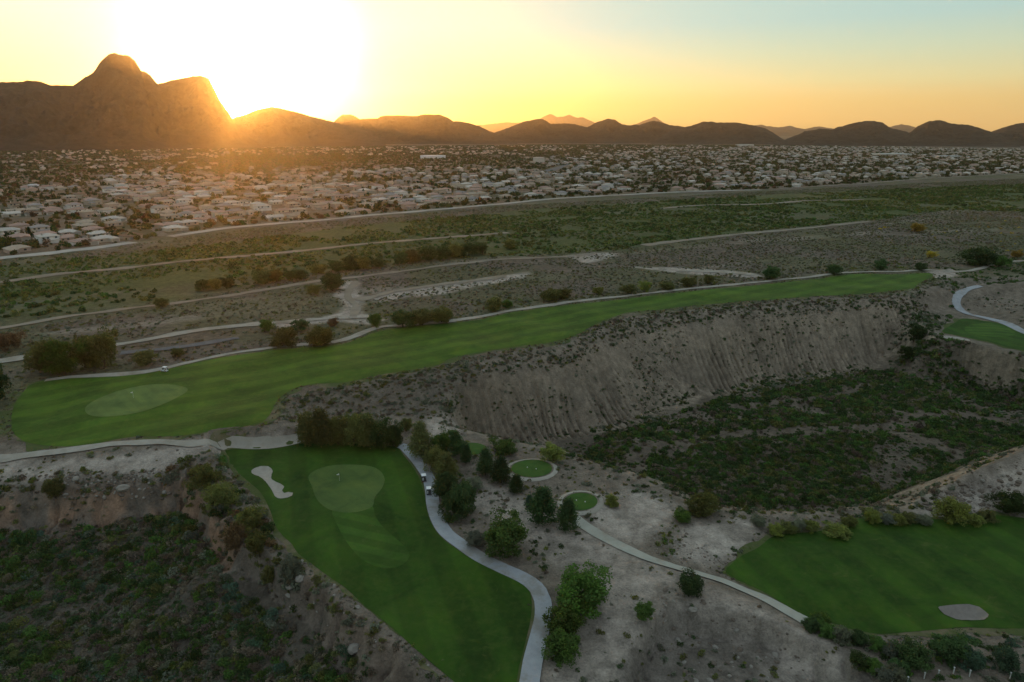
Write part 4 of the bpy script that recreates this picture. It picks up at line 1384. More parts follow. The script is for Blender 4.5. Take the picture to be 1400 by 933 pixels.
scatter('on the bank between cart path and pine row', [(600,690),(612,640),(640,640),(700,690),(740,730),(760,760),(745,800),(722,785),(680,770),(640,745)], 16, .4, 1.3, {'grey green': 4, 'olive': 2, 'dark green': 2, 'dry brown': 2}, (8, -.2, 508))
scatter('in the gully between the bare sand patches', [(905,715),(935,700),(940,730),(925,760),(910,765),(895,745)], 34, .4, 1.1, {'green': 3, 'olive': 2, 'yellow green': 1})
scatter('along the canyon edge behind the sand patches', [(740,610),(830,642),(930,684),(1050,703),(1180,702),(1240,696),(1240,712),(1060,728),(1040,714),(960,708),(920,694),(850,662),(780,640)], 22, .4, 1.3, {'grey green': 4, 'olive': 2, 'dark green': 2}, None)
scatter('around the tees', [(610,600),(700,612),(760,630),(850,670),(860,690),(790,712),(700,670),(640,640)], 14, .3, .9, {'yellow green': 3, 'olive': 3, 'grey green': 2}, (7, -.1, 509))
scatter('on the pale scree ridge', [(1240,694),(1300,665),(1350,645),(1400,622),(1500,585),(1500,690),(1400,695),(1340,702),(1260,706)], 12, .35, 1.2, {'grey green': 4, 'dark green': 2, 'olive': 1}, (10, -.15, 510))
scatter('below the front lip of the shaded fairway', [(1110,862),(1200,872),(1400,866),(1500,868),(1500,1000),(1250,1000),(1210,930),(1150,885)], 30, .5, 1.7, {'grey green': 3, 'dark green': 4, 'green': 2, 'blue green': 2}, (9, -.3, 511))
scatter('on the slope of the small wash by the white posts', [(850,890),(930,840),(1100,880),(1200,930),(1240,1000),(850,1000)], 5, .4, 1.3, {'dark green': 3, 'grey green': 2, 'blue green': 1}, (8, .05, 512))
scatter('in the ravine beyond the ribbed slope', [(1250,404),(1300,384),(1330,392),(1308,405),(1312,425),(1290,445),(1300,465),(1400,482),(1500,520),(1500,590),(1400,590),(1250,505),(1225,500),(1215,430)], 26, .5, 2.0, {'dark green': 4, 'grey green': 3, 'dry brown': 1, 'green': 1}, (14, -.25, 513))
scatter('on the brown hillock beside the curving path', [(1310,425),(1325,398),(1400,388),(1500,384),(1500,460),(1400,446)], 9, .4, 1.2, {'dark green': 2, 'grey green': 2, 'dry brown': 3}, (12, .0, 514))
scatter('beyond the far tip of the long fairway', [(1270,382),(1280,366),(1400,352),(1500,350),(1500,382),(1400,386),(1300,388)], 18, .5, 1.8, {'dark green': 3, 'green': 2, 'grey green': 1}, (16, -.1, 515))
FLAT = [(-300,540),(-40,560),(15,545),(40,524),(200,506),(350,478),(510,455),(700,425),(1000,390),(1270,368),(1400,355),(1700,345),(1700,232),(1400,244),(1100,259),(700,281),(350,313),(0,356),(-300,392)]
scatter('on the creosote flat behind the long fairway', FLAT, 17, .45, 1.3, {'olive': 3, 'grey green': 3, 'dry brown': 3}, (26, -.35, 516), False, keep=lambda x, y: RB.sample('meadow', x, y, 0) < .5)
scatter('on the green flood plain', MEADOW, 13, .6, 1.9, {'olive': 3, 'green': 3, 'yellow green': 2, 'dark green': 2}, (40, -.1, 517), False)
scatter('on the green flood plain', MEADOW, 2.6, 1.6, 3.6, {'olive': 3, 'dark green': 3, 'green': 2}, (70, .0, 518), False)
scatter('along the dirt path above the long fairway', [(60,515),(200,500),(350,474),(505,449),(700,421),(1000,386),(1270,366),(1270,356),(1000,374),(700,405),(500,432),(350,455),(180,480),(60,500)], 7, .5, 1.7, {'olive': 3, 'grey green': 2, 'yellow green': 1}, (14, -.05, 519), False)
scatter('out on the flat by the golden trees', [(1180,310),(1400,300),(1400,350),(1200,340)], .35, .9, 2.2, {'golden': 2, 'olive': 2, 'dark green': 1}, None, False)
def edge_scatter(region, line, a, b, per_m, r0, r1, classes, closed=True, both=False, seed=5):
    q = spline(line[::2], closed, 1.0)
    tg = np.gradient(q, axis=0)
    nn = np.stack([-tg[:, 1], tg[:, 0]], -1) / (np.linalg.norm(tg, axis=1)[:, None] + 1e-9)
    if closed:
        nn *= -np.sign(np.sum(q[:, 0] * np.roll(q[:, 1], -1) - np.roll(q[:, 0], -1) * q[:, 1]))
    k = int(len(q) * per_m)
    j = rng.integers(0, len(q), k)
    o = rng.uniform(a, b, k) * (rng.choice([-1, 1], k) if both else 1)
    p = q[j] + nn[j] * o[:, None]
    x, y = p[:, 0], p[:, 1]
    m = (fbm(x, y, 9, 3, 900 + seed) > -.2) & (RA.sample('onpath', x, y, 0) < .3) & (RA.sample('turf', x, y, 0) < .6)
    x, y = x[m], y[m]
    k = len(x)
    cl, pw = list(classes), np.array(list(classes.values()), float)
    c = rng.choice(len(cl), k, p=pw / pw.sum())
    BX.append(x); BY.append(y); BR.append(r0 + (r1 - r0) * rng.uniform(0, 1, k) ** 2)
    BC.append(np.array([CK.index(t) for t in cl])[c])
    REG.append(region)
    BG.append(np.full(k, len(REG) - 1))


TF = {'olive': 3, 'grey green': 3, 'dry brown': 3, 'yellow green': 1}
edge_scatter('along the edge of the long fairway', W_UP, .1, 2.6, 2.2, .2, .8, TF)
edge_scatter('along the edge of the shaded fairway by the carts', W_LOW, .1, 2.2, 2.6, .15, .6, TF)
edge_scatter('along the edge of the fairway with the round bunker', W_RIGHT, .1, 2.2, 2.4, .15, .6, TF)
edge_scatter('beside the grey cart path', PATHW[1], 2.2, 4.5, 1.6, .15, .7, TF, False, True)
edge_scatter('beside the gritty path', PATHW[3], 1.9, 4.2, 1.4, .15, .8, TF, False, True)
edge_scatter('beside the pale path above the canyon', PATHW[2], 2.0, 4.5, 1.0, .2, .8, TF, False, True)
BX, BY, BR, BC, BG = map(np.concatenate, (BX, BY, BR, BC, BG))
BZ = Hfull(BX, BY)
px_, py_, f_ = topix(BX, BY, BZ)
app = np.where((px_ > 5) & (px_ < 1395) & (py_ > 150) & (py_ < 930), BR * 2 * 933 / f_, 0)
print('bushes', len(BX), round(time.time() - T0, 1))
order = np.argsort(-app)
top = order[:290]
LANDM = [('the pale sandy fork', 395, 605), ('the sand bunker', 370, 662), ('the reddish canyon wall', 60, 715), ('the two carts', 584, 665), ('the upper round tee', 727, 641), ('the lower round tee', 794, 686),
         ('the row of white posts', 1280, 920), ('the round bunker', 1315, 840), ('the gritty path', 900, 768), ('the path end by the fairway', 1080, 838), ('the three round trees', 790, 850),
         ('the scree ridge', 1330, 660), ('the tip of the long fairway', 1260, 380), ('the single cart', 226, 500), ('the big tree clump', 100, 490), ('the end of the cart path', 720, 920),
         ('the dark tree row', 470, 600), ('the pale wash junction', 475, 410), ('the canyon mouth', 1000, 600), ('the middle of the ribbed slope', 900, 500), ('the rim corner', 300, 660), ('the canyon bottom', 120, 850), ('the bend of the canyon', 300, 800), ('the lowest rim of the canyon', 520, 890)]
for j in top:
    far_ = f_[j] > 230
    me = BUSH_HI[random.randrange(5)] if not far_ else BUSH_MID[random.randrange(4)]
    s = BR[j]
    ck = CK[BC[j]]
    lm = min(LANDM, key=lambda q: (q[1] - px_[j]) ** 2 + (q[2] - py_[j]) ** 2)[0]
    size = 'large' if app[j] > np.quantile(app[top], .66) else ('mid-sized' if app[j] > np.quantile(app[top], .33) else 'small')
    reg = REG[BG[j]]
    lab = f'{size} {ck} bush {reg}'
    if len((lab + ' near ' + lm).split()) <= 16 and 'edge' not in reg and lm.split()[-1] not in reg:
        lab += ' near ' + lm
    o = link('desert_bush', me, loc=(BX[j], BY[j], BZ[j] - .05), rot=random.uniform(0, 6.28), scale=(s, s, s * random.uniform(.8, 1.2)), label=lab, category='bush', group='bushes ' + reg)
    setcol(o, ck, .2)
rest = order[290:]


def instancer(name, sources, pos, scl, rot, idx, **props):
    """one stuff object that repeats the source shapes at its points"""
    col = bpy.data.collections.new(name + '_shapes')
    for i, (m_, c_) in enumerate(sources):
        s = bpy.data.objects.new('%s_shape_%03d' % (name, i), m_)
        s.color = (*c_, 1)
        col.objects.link(s)
    me = bpy.data.meshes.new(name)
    me.vertices.add(len(pos))
    me.vertices.foreach_set('co', np.asarray(pos, np.float32).ravel())
    a = me.attributes.new('s', 'FLOAT_VECTOR', 'POINT')
    a.data.foreach_set('vector', np.asarray(scl, np.float32).ravel())
    a = me.attributes.new('r', 'FLOAT_VECTOR', 'POINT')
    a.data.foreach_set('vector', np.asarray(rot, np.float32).ravel())
    tc_ = np.array([(*c_, 1.0) for _, c_ in sources], np.float32)[np.asarray(idx)]
    a = me.attributes.new('tint', 'FLOAT_COLOR', 'POINT')
    a.data.foreach_set('color', tc_.ravel())
    a = me.attributes.new('i', 'INT', 'POINT')
    a.data.foreach_set('value', np.asarray(idx, np.int32))
    o = link(name, me, kind='stuff', **props)
    g = bpy.data.node_groups.new(name, 'GeometryNodeTree')
    g.interface.new_socket('Geometry', in_out='INPUT', socket_type='NodeSocketGeometry')
    g.interface.new_socket('Geometry', in_out='OUTPUT', socket_type='NodeSocketGeometry')
    gi, go = g.nodes.new('NodeGroupInput'), g.nodes.new('NodeGroupOutput')
    ci = g.nodes.new('GeometryNodeCollectionInfo')
    ci.inputs['Collection'].default_value = col
    ci.inputs['Separate Children'].default_value = True
    ci.inputs['Reset Children'].default_value = True
    ip = g.nodes.new('GeometryNodeInstanceOnPoints')
    ip.inputs['Pick Instance'].default_value = True
    def attr(nm, ty):
        q = g.nodes.new('GeometryNodeInputNamedAttribute')
        q.data_type = ty
        q.inputs['Name'].default_value = nm
        return q.outputs['Attribute']
    g.links.new(gi.outputs[0], ip.inputs['Points'])
    g.links.new(ci.outputs[0], ip.inputs['Instance'])
    g.links.new(attr('i', 'INT'), ip.inputs['Instance Index'])
    g.links.new(attr('s', 'FLOAT_VECTOR'), ip.inputs['Scale'])
    er = g.nodes.new('FunctionNodeEulerToRotation')
    g.links.new(attr('r', 'FLOAT_VECTOR'), er.inputs[0])
    g.links.new(er.outputs[0], ip.inputs['Rotation'])
    g.links.new(ip.outputs[0], go.inputs[0])
    md = o.modifiers.new('scatter', 'NODES')
    md.node_group = g
    return o


def vary(k, lo=.8, hi=1.2):
    return rng.uniform(lo, hi, k)


for label_, sel, meshes in (('scrub', rest[f_[rest] < 260], BUSH_MID), ('distant_scrub', rest[f_[rest] >= 260], BUSH_LO)):
    src = [(m_, COL[c]) for c in CK for m_ in meshes]
    k = len(sel)
    r_ = BR[sel]
    instancer(label_, src, np.stack([BX[sel], BY[sel], BZ[sel] - .04], -1), np.stack([r_, r_, r_ * vary(k)], -1),
              np.stack([0 * r_, 0 * r_, rng.uniform(0, 6.28, k)], -1), BC[sel] * len(meshes) + rng.integers(0, len(meshes), k))

# ------------------------------------------------------------------ rocks
def rock_mesh(seed, m):
    r = np.random.default_rng(seed)
    import bmesh
    bm = bmesh.new()
    bmesh.ops.create_icosphere(bm, subdivisions=2, radius=1)
    me = bpy.data.meshes.new('rock')
    for v in bm.verts:
        p = np.array(v.co)
        k = 1 + .35 * float(fbm(np.array([p[0] * 3 + seed]), np.array([p[1] * 3 + p[2] * 2]), 1.5, 3, seed)[0])
        v.co = (p[0] * k, p[1] * k * .8, p[2] * k * .6)
    bm.to_mesh(me)
    bm.free()
    me.materials.append(m)
    return me


RK = [rock_mesh(i, M['rock']) for i in range(3)] + [rock_mesh(i + 9, M['rock_dark']) for i in range(3)]
RX, RY, RS = [], [], []
for poly, k, s0, s1 in (([(60,650),(160,648),(235,640),(240,668),(170,685),(60,690)], 260, .25, .8), ([(385,745),(460,800),(560,880),(640,950),(560,960),(470,890),(380,820)], 210, .2, .75),
                        ([(880,720),(930,720),(1000,775),(960,790),(880,760)], 160, .15, .5), ([(900,800),(1040,830),(1160,930),(960,960),(900,880)], 160, .2, .7),
                        ([(1240,694),(1300,665),(1400,622),(1400,690),(1300,702)], 320, .25, .9), ([(600,575),(640,590),(660,660),(720,700),(700,720),(640,660)], 160, .2, .8)):
    P_ = mpoly(poly)
    lo, hi = P_.min(0), P_.max(0)
    x, y = rng.uniform(lo[0], hi[0], k * 2), rng.uniform(lo[1], hi[1], k * 2)
    m = inside(P_, x, y) & (RA.sample('turf', x, y, 0) < .2) & (RA.sample('onpath', x, y, 0) < .2)
    RX.append(x[m][:k]); RY.append(y[m][:k]); RS.append((s0 + (s1 - s0) * rng.uniform(0, 1, m.sum()) ** 3)[:k])
RX, RY, RS = map(np.concatenate, (RX, RY, RS))
k = len(RX)
instancer('rubble', [(m_, (1, 1, 1)) for m_ in RK], np.stack([RX, RY, Hfull(RX, RY)], -1), np.stack([RS, RS, RS], -1), np.stack([vary(k, 0, .5), vary(k, 0, .5), vary(k, 0, 6.28)], -1), rng.choice(6, k, p=[.1, .1, .1, .24, .23, .23]))
BL = [(104,655,1.1,'pale boulder on the canyon rim, topmost of the scattered ones'), (168,668,1.6,'long white boulder lodged in the reddish canyon wall'), (118,660,.8,'small pale boulder beside the topmost one on the rim'),
      (484,873,1.5,'rounded pale boulder on the bare slope below the fairway edge'), (410,792,1.3,'grey boulder under the grey-green rim tree'), (398,800,1.0,'second boulder just below the one under the rim tree'),
      (947,834,.9,'single stone at the edge of the striped sandy slope'), (661,535,.9,'pale stone on the upper part of the ribbed slope'), (708,512,1.0,'white stone high on the ribbed slope near the brush')]
for px, py, s, lab in BL:
    x, y, z, f = ground_at(px, py)
    link('boulder', RK[random.randrange(3)], loc=(x, y, z + .1 * s), rot=random.uniform(0, 6), scale=s, label=lab, category='boulder')

# ------------------------------------------------------------------ the town
def colmat(name, scale=.6):
    m, n = mat(name)
    oi = n.n('ShaderNodeObjectInfo')
    v = n.noise(scale, 4, .6, n.n('ShaderNodeTexCoord').outputs['Object'])
    k = n.math('MULTIPLY', n.math('MULTIPLY_ADD', v, .5, .75), n.math('MULTIPLY_ADD', oi.outputs['Random'], .25, .85))
    tint = n.n('ShaderNodeAttribute', attribute_name='tint', attribute_type='INSTANCER')
    base = n.mix(tint.outputs['Alpha'], oi.outputs['Color'], tint.outputs['Color'])
    finish(n, n.mix(1.0, base, n.n('ShaderNodeCombineColor', {0: k, 1: k, 2: k}).outputs[0], 'MULTIPLY'), .9, spec=.1)
    return m


M['roof'] = colmat('roof_tiles')
M['stucco'] = colmat('stucco', .3)
M['stucco_plain'] = flat('plain_stucco', (.44, .38, .31), .9, .1, .15, .2)
M['glass'] = flat('window_glass', (.05, .055, .06), .2, .5)
M['door'] = flat('garage_door', (.38, .34, .29), .7, .2)


class Geo:
    def __init__(s):
        s.v, s.f, s.m = [], [], []

    def box(s, x0, x1, y0, y1, z0, z1, mi=0):
        b = len(s.v)
        s.v += [(x, y, z) for x in (x0, x1) for y in (y0, y1) for z in (z0, z1)]
        s.f += [tuple(b + i for i in q) for q in ((0, 1, 3, 2), (4, 6, 7, 5), (0, 4, 5, 1), (2, 3, 7, 6), (0, 2, 6, 4), (1, 5, 7, 3))]
        s.m += [mi] * 6
        return s

    def hip(s, x0, x1, y0, y1, z, rise, over=.6, mi=0, gable=False):
        x0, x1, y0, y1 = x0 - over, x1 + over, y0 - over, y1 + over
        b = len(s.v)
        w, d = x1 - x0, y1 - y0
        ins = min(w, d) / 2 * (0.02 if gable else 1)
        if w >= d:
            r = [(x0 + ins, (y0 + y1) / 2), (x1 - ins, (y0 + y1) / 2)]
        else:
            r = [((x0 + x1) / 2, y0 + ins), ((x0 + x1) / 2, y1 - ins)]
        s.v += [(x0, y0, z), (x1, y0, z), (x1, y1, z), (x0, y1, z), (*r[0], z + rise), (*r[1], z + rise), (x0, y0, z - .25), (x1, y0, z - .25), (x1, y1, z - .25), (x0, y1, z - .25)]
        if w >= d:
            q = [(0, 1, 5, 4), (2, 3, 4, 5), (1, 2, 5), (3, 0, 4)]
        else:
            q = [(1, 2, 5, 4), (3, 0, 4, 5), (0, 1, 4), (2, 3, 5)]
        q += [(1, 0, 6, 7), (2, 1, 7, 8), (3, 2, 8, 9), (0, 3, 9, 6), (6, 9, 8, 7)]
        s.f += [tuple(b + i for i in p) for p in q]
        s.m += [mi] * len(q)
        return s

    def mesh(s, name, *mats):
        me = bpy.data.meshes.new(name)
        me.from_pydata(s.v, [], s.f)
        for m in mats:
            me.materials.append(m)
        me.polygons.foreach_set('material_index', s.m)
        me.update()
        return me


def house_kind(i):
    r = random.Random(50 + i)
    w, d = r.uniform(13, 17), r.uniform(9, 11.5)
    hh = 5.4 if i % 3 == 2 else 3.0
    gx = w / 2 * (1 if i % 2 else -1)
    W = Geo().box(-w / 2, w / 2, -d / 2, d / 2, -.6, hh)
    gw = (gx - 6.2 * np.sign(gx), gx) if gx > 0 else (gx, gx + 6.2)
    W.box(min(gw), max(gw), -d / 2 - 5.5, -d / 2 + .3, -.6, 2.9)
    Rf = Geo().hip(-w / 2, w / 2, -d / 2, d / 2, hh, 2.1, gable=i == 4)
    Rf.hip(min(gw), max(gw), -d / 2 - 5.5, -d / 2 + 1.5, 2.88, 1.5, gable=i in (1, 4))
    if hh > 4:
        W.box(-w / 2 + 1, w / 2 - 3, d / 2, d / 2 + 3, -.6, 2.7)
        Rf.hip(-w / 2 + 1, w / 2 - 3, d / 2 - .5, d / 2 + 3, 2.7, .9, .4)
    parts = [('wall', W.mesh('wall', M['stucco'])), ('roof', Rf.mesh('roof', M['roof'])),
             ('garage_door', Geo().box(min(gw) + .7, max(gw) - .7, -d / 2 - 5.56, -d / 2 - 5.45, 0, 2.3).mesh('garage_door', M['door']))]
    for xw in (-.3, .12, .36):
        zz = 1.0 if hh < 4 else 3.6
        parts.append(('window', Geo().box(w * xw - .8, w * xw + .8, d / 2 - .05, d / 2 + .06, zz, zz + 1.3).mesh('window', M['glass'])))
    parts.append(('window', Geo().box(-gx * .5 - .9, -gx * .5 + .9, -d / 2 - .06, -d / 2 + .05, .9, 2.2).mesh('window', M['glass'])))
    if i % 2:
        parts.append(('chimney', Geo().box(w * .3, w * .3 + .9, 1.5, 2.3, hh - .2, hh + 2.5).mesh('chimney', M['stucco_plain'])))
    return parts, (w, d)


HK = [house_kind(i) for i in range(6)]
ROOFC = {'pinkish': (.37, .25, .20), 'tan': (.36, .29, .22), 'grey': (.27, .25, .235), 'pale': (.50, .45, .39), 'brown': (.19, .13, .09)}
WALLC = {'cream': (.58, .51, .41), 'beige': (.44, .37, .29), 'white': (.70, .67, .62), 'rosy': (.48, .36, .29)}
hu, hv = [], []
for rrow in range(0, 100):
    v0 = 24 + 33 * rrow
    us = np.arange(-1200, 4300, 19.5) + rng.uniform(-3, 3)
    hu.append(us + rng.uniform(-3.2, 3.2, len(us)))
    hv.append(np.full(len(us), v0) + rng.uniform(-4.5, 4.5, len(us)) + 9 * np.sin(us / 170.0 + rrow * .21))
hu, hv = np.concatenate(hu), np.concatenate(hv)
hx = TO[0] + TU[0] * hu + TV[0] * (hv + np.interp(hu, EMBU[ords], EMBV[ords]))
hy = TO[1] + TU[1] * hu + TV[1] * (hv + np.interp(hu, EMBU[ords], EMBV[ords]))
rowi = np.round((hv - 24) / 33).astype(int)
qx, qy, qf = topix(hx, hy, hx * 0 + 2)
den = inside(DENSE, hx, hy)
gap = fbm(hx, hy, 130, 3, 600)
keep = rng.uniform(0, 1, len(hx)) < np.where(den, np.where(gap > -.22, np.where(qy > 236, np.where(qx > 520, .52, .62), .27), .08), np.where(gap > .08, .20, .02))
keep &= (np.abs((hu % 230) - 115) > 11) & (qf > 0) & (qx > -240) & (qx < 1640) & (np.hypot(hx, hy) < 4800)
keep &= ~((qx > 300) & (qx < 720) & (qy > 212) & (qy < 229))
keep &= RB.sample('track', hx, hy, 0) < .1
hx, hy, hu, hv, rowi, qx, qy, qf = [a[keep] for a in (hx, hy, hu, hv, rowi, qx, qy, qf)]
hz = Hfull(hx, hy)
happ = np.where((qx > -2) & (qx < 1402), 1 / qf, 0)
ho = np.argsort(-happ)
dirang = math.atan2(TU[1], TU[0])
kinds = rng.integers(0, 6, len(hx))
print('houses', len(hx), round(time.time() - T0, 1))
tslope = np.gradient(EMBV[ords], EMBU[ords])
loc_ang = dirang + np.arctan(np.interp(hu, EMBU[ords], tslope)) * .8
turn = np.where(rowi % 2 == 0, 0, math.pi)  # garages face the street
SECT = [(140, 'below the domed peak'), (260, 'below the long shoulder of the domed mountain'), (400, 'below the low sun'), (560, 'below the flat-topped hill'), (700, 'beneath the gap of pale mountains'),
        (850, 'beneath the pale jagged peaks'), (1010, 'beneath the row of three round hills'), (1200, 'beneath the gap between hills'), (2000, 'beneath the last round hill')]
ROWN = ['first', 'second', 'third', 'fourth', 'fifth', 'sixth', 'seventh', 'eighth', 'ninth', 'tenth']
for j in ho[:285]:
    parts, dims = HK[kinds[j]]
    rk = random.choices(list(ROOFC), [5, 4, 2, 3, 1])[0]
    wk = random.choice(list(WALLC))
    sect = next(s for lim, s in SECT if qx[j] < lim)
    st_ = 'two-storey' if kinds[j] % 3 == 2 else 'one-storey'
    lab = f'{st_} {wk} house, {rk} roof, {ROWN[min(rowi[j], 9)]} row from the embankment, {sect}'
    if len(lab.split()) > 16:
        lab = f'{wk} house, {rk} roof, {ROWN[min(rowi[j], 9)]} row from embankment, {sect}'
    e = link('house', None, loc=(hx[j], hy[j], hz[j]), rot=loc_ang[j] + turn[j] + random.uniform(-.12, .12), label=lab, category='house', group='stucco houses of the town')
    few = qf[j] > 900
    for nm, me in parts:
        if few and nm in ('window', 'garage_door', 'chimney'):
            continue
        o = link(nm, me, e)
        if nm == 'wall':
            o.color = (*WALLC[wk], 1)
        if nm == 'roof':
            o.color = (*ROOFC[rk], 1)
rest = ho[285:]
rest = rest
src = []
for i in range(6):
    parts, dims = HK[i]
    g = Geo()
    for nm, me in parts[:2]:
        b = len(g.v)
        g.v += [tuple(v.co) for v in me.vertices]
        g.f += [tuple(b + a for a in p.vertices) for p in me.polygons]
        g.m += [1 if nm == 'roof' else 0] * len(me.polygons)
    me = g.mesh('town_house', M['stucco_plain'], M['roof'])
    for rk in ROOFC:
        src.append((me, ROOFC[rk]))
k = len(rest)
instancer('distant_town', src, np.stack([hx[rest], hy[rest], hz[rest]], -1), np.stack([vary(k, .5, .98)] * 2 + [vary(k, .85, 1.1)], -1),
          np.stack([np.zeros(k), np.zeros(k), loc_ang[rest] + turn[rest] + rng.uniform(-.12, .12, k)], -1), kinds[rest] * 5 + rng.choice(5, k, p=[.2, .27, .2, .26, .07]))

# town trees
tcount = 150000
tu, tv_ = rng.uniform(-1200, 4300, tcount), None
tv_ = 3 + 3600 * rng.uniform(0, 1, tcount) ** 1.15
eb = np.interp(tu, EMBU[ords], EMBV[ords])
tx = TO[0] + TU[0] * tu + TV[0] * (tv_ + eb)
ty = TO[1] + TU[1] * tu + TV[1] * (tv_ + eb)
ax_, ay_, af_ = topix(tx, ty, tx * 0)
m = (af_ > 0) & (ax_ > -240) & (ax_ < 1640) & (RB.sample('track', tx, ty, 0) < .2) & (np.hypot(tx, ty) < 5200)
m &= (fbm(tx, ty, 60, 3, 700) > -.35)
rr_ = (tv_ - 24) / 33
m &= (np.abs(rr_ - np.round(rr_)) > .20) | (rng.uniform(0, 1, tcount) < .5)
tx, ty, tv_, ax_, ay_, af_ = [a[m] for a in (tx, ty, tv_, ax_, ay_, af_)]
tz = Hfull(tx, ty)
k = len(tx)
tr = 1.7 + 3.9 * rng.uniform(0, 1, k) ** 1.7
tappr = np.where((ax_ > 0) & (ax_ < 1400), tr / af_, 0)
to = np.argsort(-tappr)
TOWNT = [bush_mesh('crown', 150, .34, 380 + i, (1.15, .9, 1.0)[i], (5, 7, 6)[i]) for i in range(3)]
TRUNK_S = trunk_mesh(490, [(.3, .2, .7), (-.3, .1, .8), (.1, -.3, .75), (0, .2, .9)], .6, .05)
tcs = ['olive', 'dark green', 'green', 'reddish brown']
tci = rng.choice(4, k, p=[.4, .3, .15, .15])
for j in to[:150]:
    sect = next(s for lim, s in SECT if ax_[j] < lim)
    s = tr[j]
    e = link('yard_tree', None, loc=(tx[j], ty[j], tz[j]), rot=random.uniform(0, 6.28), scale=s, category='tree', group='trees among the houses',
             label=f'{"tall" if s > 4 else "small"} {tcs[tci[j]]} tree among the houses {sect}')
    c = link('crown', TOWNT[random.randrange(3)], e, loc=(0, 0, .25))
    setcol(c, tuple(.7 * q for q in COL[tcs[tci[j]]]))
    link('trunk', TRUNK_S, e)
rs = to[150:]
k = len(rs)
instancer('distant_tree_cover', [(m_, tuple(.55 * q for q in COL[c])) for c in tcs for m_ in BUSH_LO], np.stack([tx[rs], ty[rs], tz[rs]], -1), np.stack([tr[rs], tr[rs], tr[rs] * vary(k, .9, 1.5)], -1),
          np.stack([np.zeros(k), np.zeros(k), rng.uniform(0, 6.28, k)], -1), tci[rs] * 4 + rng.integers(0, 4, k))

# big flat buildings in the far town
for px, py, w_, hpx, colr, lab in ((592, 217, 34, 3.4, (.78, .78, .76), 'long low white building alone in the far town'), (737, 223, 15, 7, (.60, .56, .50), 'square pale block standing by the far highway'),
                               (1225, 213, 46, 2.2, (.55, .56, .52), 'very long low pale building in the distant town'), (45, 258, 12, 3.5, (.62, .64, .66), 'small white flat building on the slope below the domed peak'),
                               (1020, 200, 22, 2, (.55, .55, .5), 'flat pale building at the foot of the round hills'), (1300, 216, 34, 2, (.5, .5, .47), 'long dull building behind the very long low one')):
    x, y = at(px, py, 0)
    x, y = float(x), float(y)
    f = y * CP + CAMH * SP
    W, Hh = w_ * f / 933, max(hpx * f / 933, 5)
    e = link('warehouse', None, loc=(x, y, float(Hfull(np.array([x]), np.array([y]))[0])), rot=dirang * .15, label=lab, category='warehouse')
    o = link('wall', Geo().box(-W / 2, W / 2, 0, W * .45, -1, Hh).mesh('wall', M['stucco']), e)
    o.color = (*colr, 1)
    o = link('roof', Geo().hip(-W / 2, W / 2, 0, W * .45, Hh + .26, 1.5, .8).mesh('roof', M['roof']), e)
    o.color = (*(q * .9 for q in colr), 1)

# ------------------------------------------------------------------ golf carts, flags, posts
M['white'] = flat('white_plastic', (.80, .80, .78), .45, .4, .03)
M['black'] = flat('black_plastic', (.025, .025, .027), .5, .4)
M['seat'] = flat('seat_vinyl', (.10, .09, .08), .6, .3)
M['dark'] = flat('dark_body_paint', (.05, .055, .06), .3, .5)
M['metal'] = flat('steel', (.35, .35, .36), .35, .5, .05, 3, 1.0)
M['cloth'] = flat('bag_cloth', (.62, .62, .60), .8, .2)
M['clothred'] = flat('bag_trim', (.30, .05, .04), .8, .2)
M['ws'] = flat('windshield', (.20, .23, .24), .1, .6)
M['post'] = flat('white_post', (.46, .46, .43), .7, .2)


def bmobj(name, m, parent, build, bevel=0.0, smooth=False):
    import bmesh
    bm = bmesh.new()
    build(bm)
    me = bpy.data.meshes.new(name)
    if bevel:
        bmesh.ops.bevel(bm, geom=list(bm.edges), offset=bevel, segments=2, affect='EDGES', profile=.5)
    bm.to_mesh(me)
    bm.free()
    me.materials.append(m)
    if smooth:
        me.polygons.foreach_set('use_smooth', np.ones(len(me.polygons), bool))
    return link(name, me, parent)


def prism(pts, x0, x1):
    """side outline (y, z) pushed through x"""
    def f(bm):
        a = [bm.verts.new((x0, p[0], p[1])) for p in pts]
        b = [bm.verts.new((x1, p[0], p[1])) for p in pts]
        bm.faces.new(a)
        bm.faces.new(b[::-1])
        k = len(pts)
        for i in range(k):
            bm.faces.new((a[i], b[i], b[(i + 1) % k], a[(i + 1) % k]))
        import bmesh
        bmesh.ops.recalc_face_normals(bm, faces=list(bm.faces))
    return f


def bx(*boxes):
    def f(bm):
        import bmesh
        for (x0, x1, y0, y1, z0, z1) in boxes:
            r = bmesh.ops.create_cube(bm, size=1)
            for v in r['verts']:
                v.co = ((x0 + x1) / 2 + v.co.x * (x1 - x0), (y0 + y1) / 2 + v.co.y * (y1 - y0), (z0 + z1) / 2 + v.co.z * (z1 - z0))
    return f


def rod(a, b, r, seg=8):
    def f(bm):
        import bmesh
        A, B = Vector(a), Vector(b)
        d = B - A
        q = d.to_track_quat('Z', 'Y').to_matrix().to_4x4()
        bmesh.ops.create_cone(bm, cap_ends=True, segments=seg, radius1=r, radius2=r, depth=d.length, matrix=Matrix.Translation((A + B) / 2) @ q)
    return f


def multi(*fs):
    def f(bm):
        for g in fs:
            g(bm)
    return f


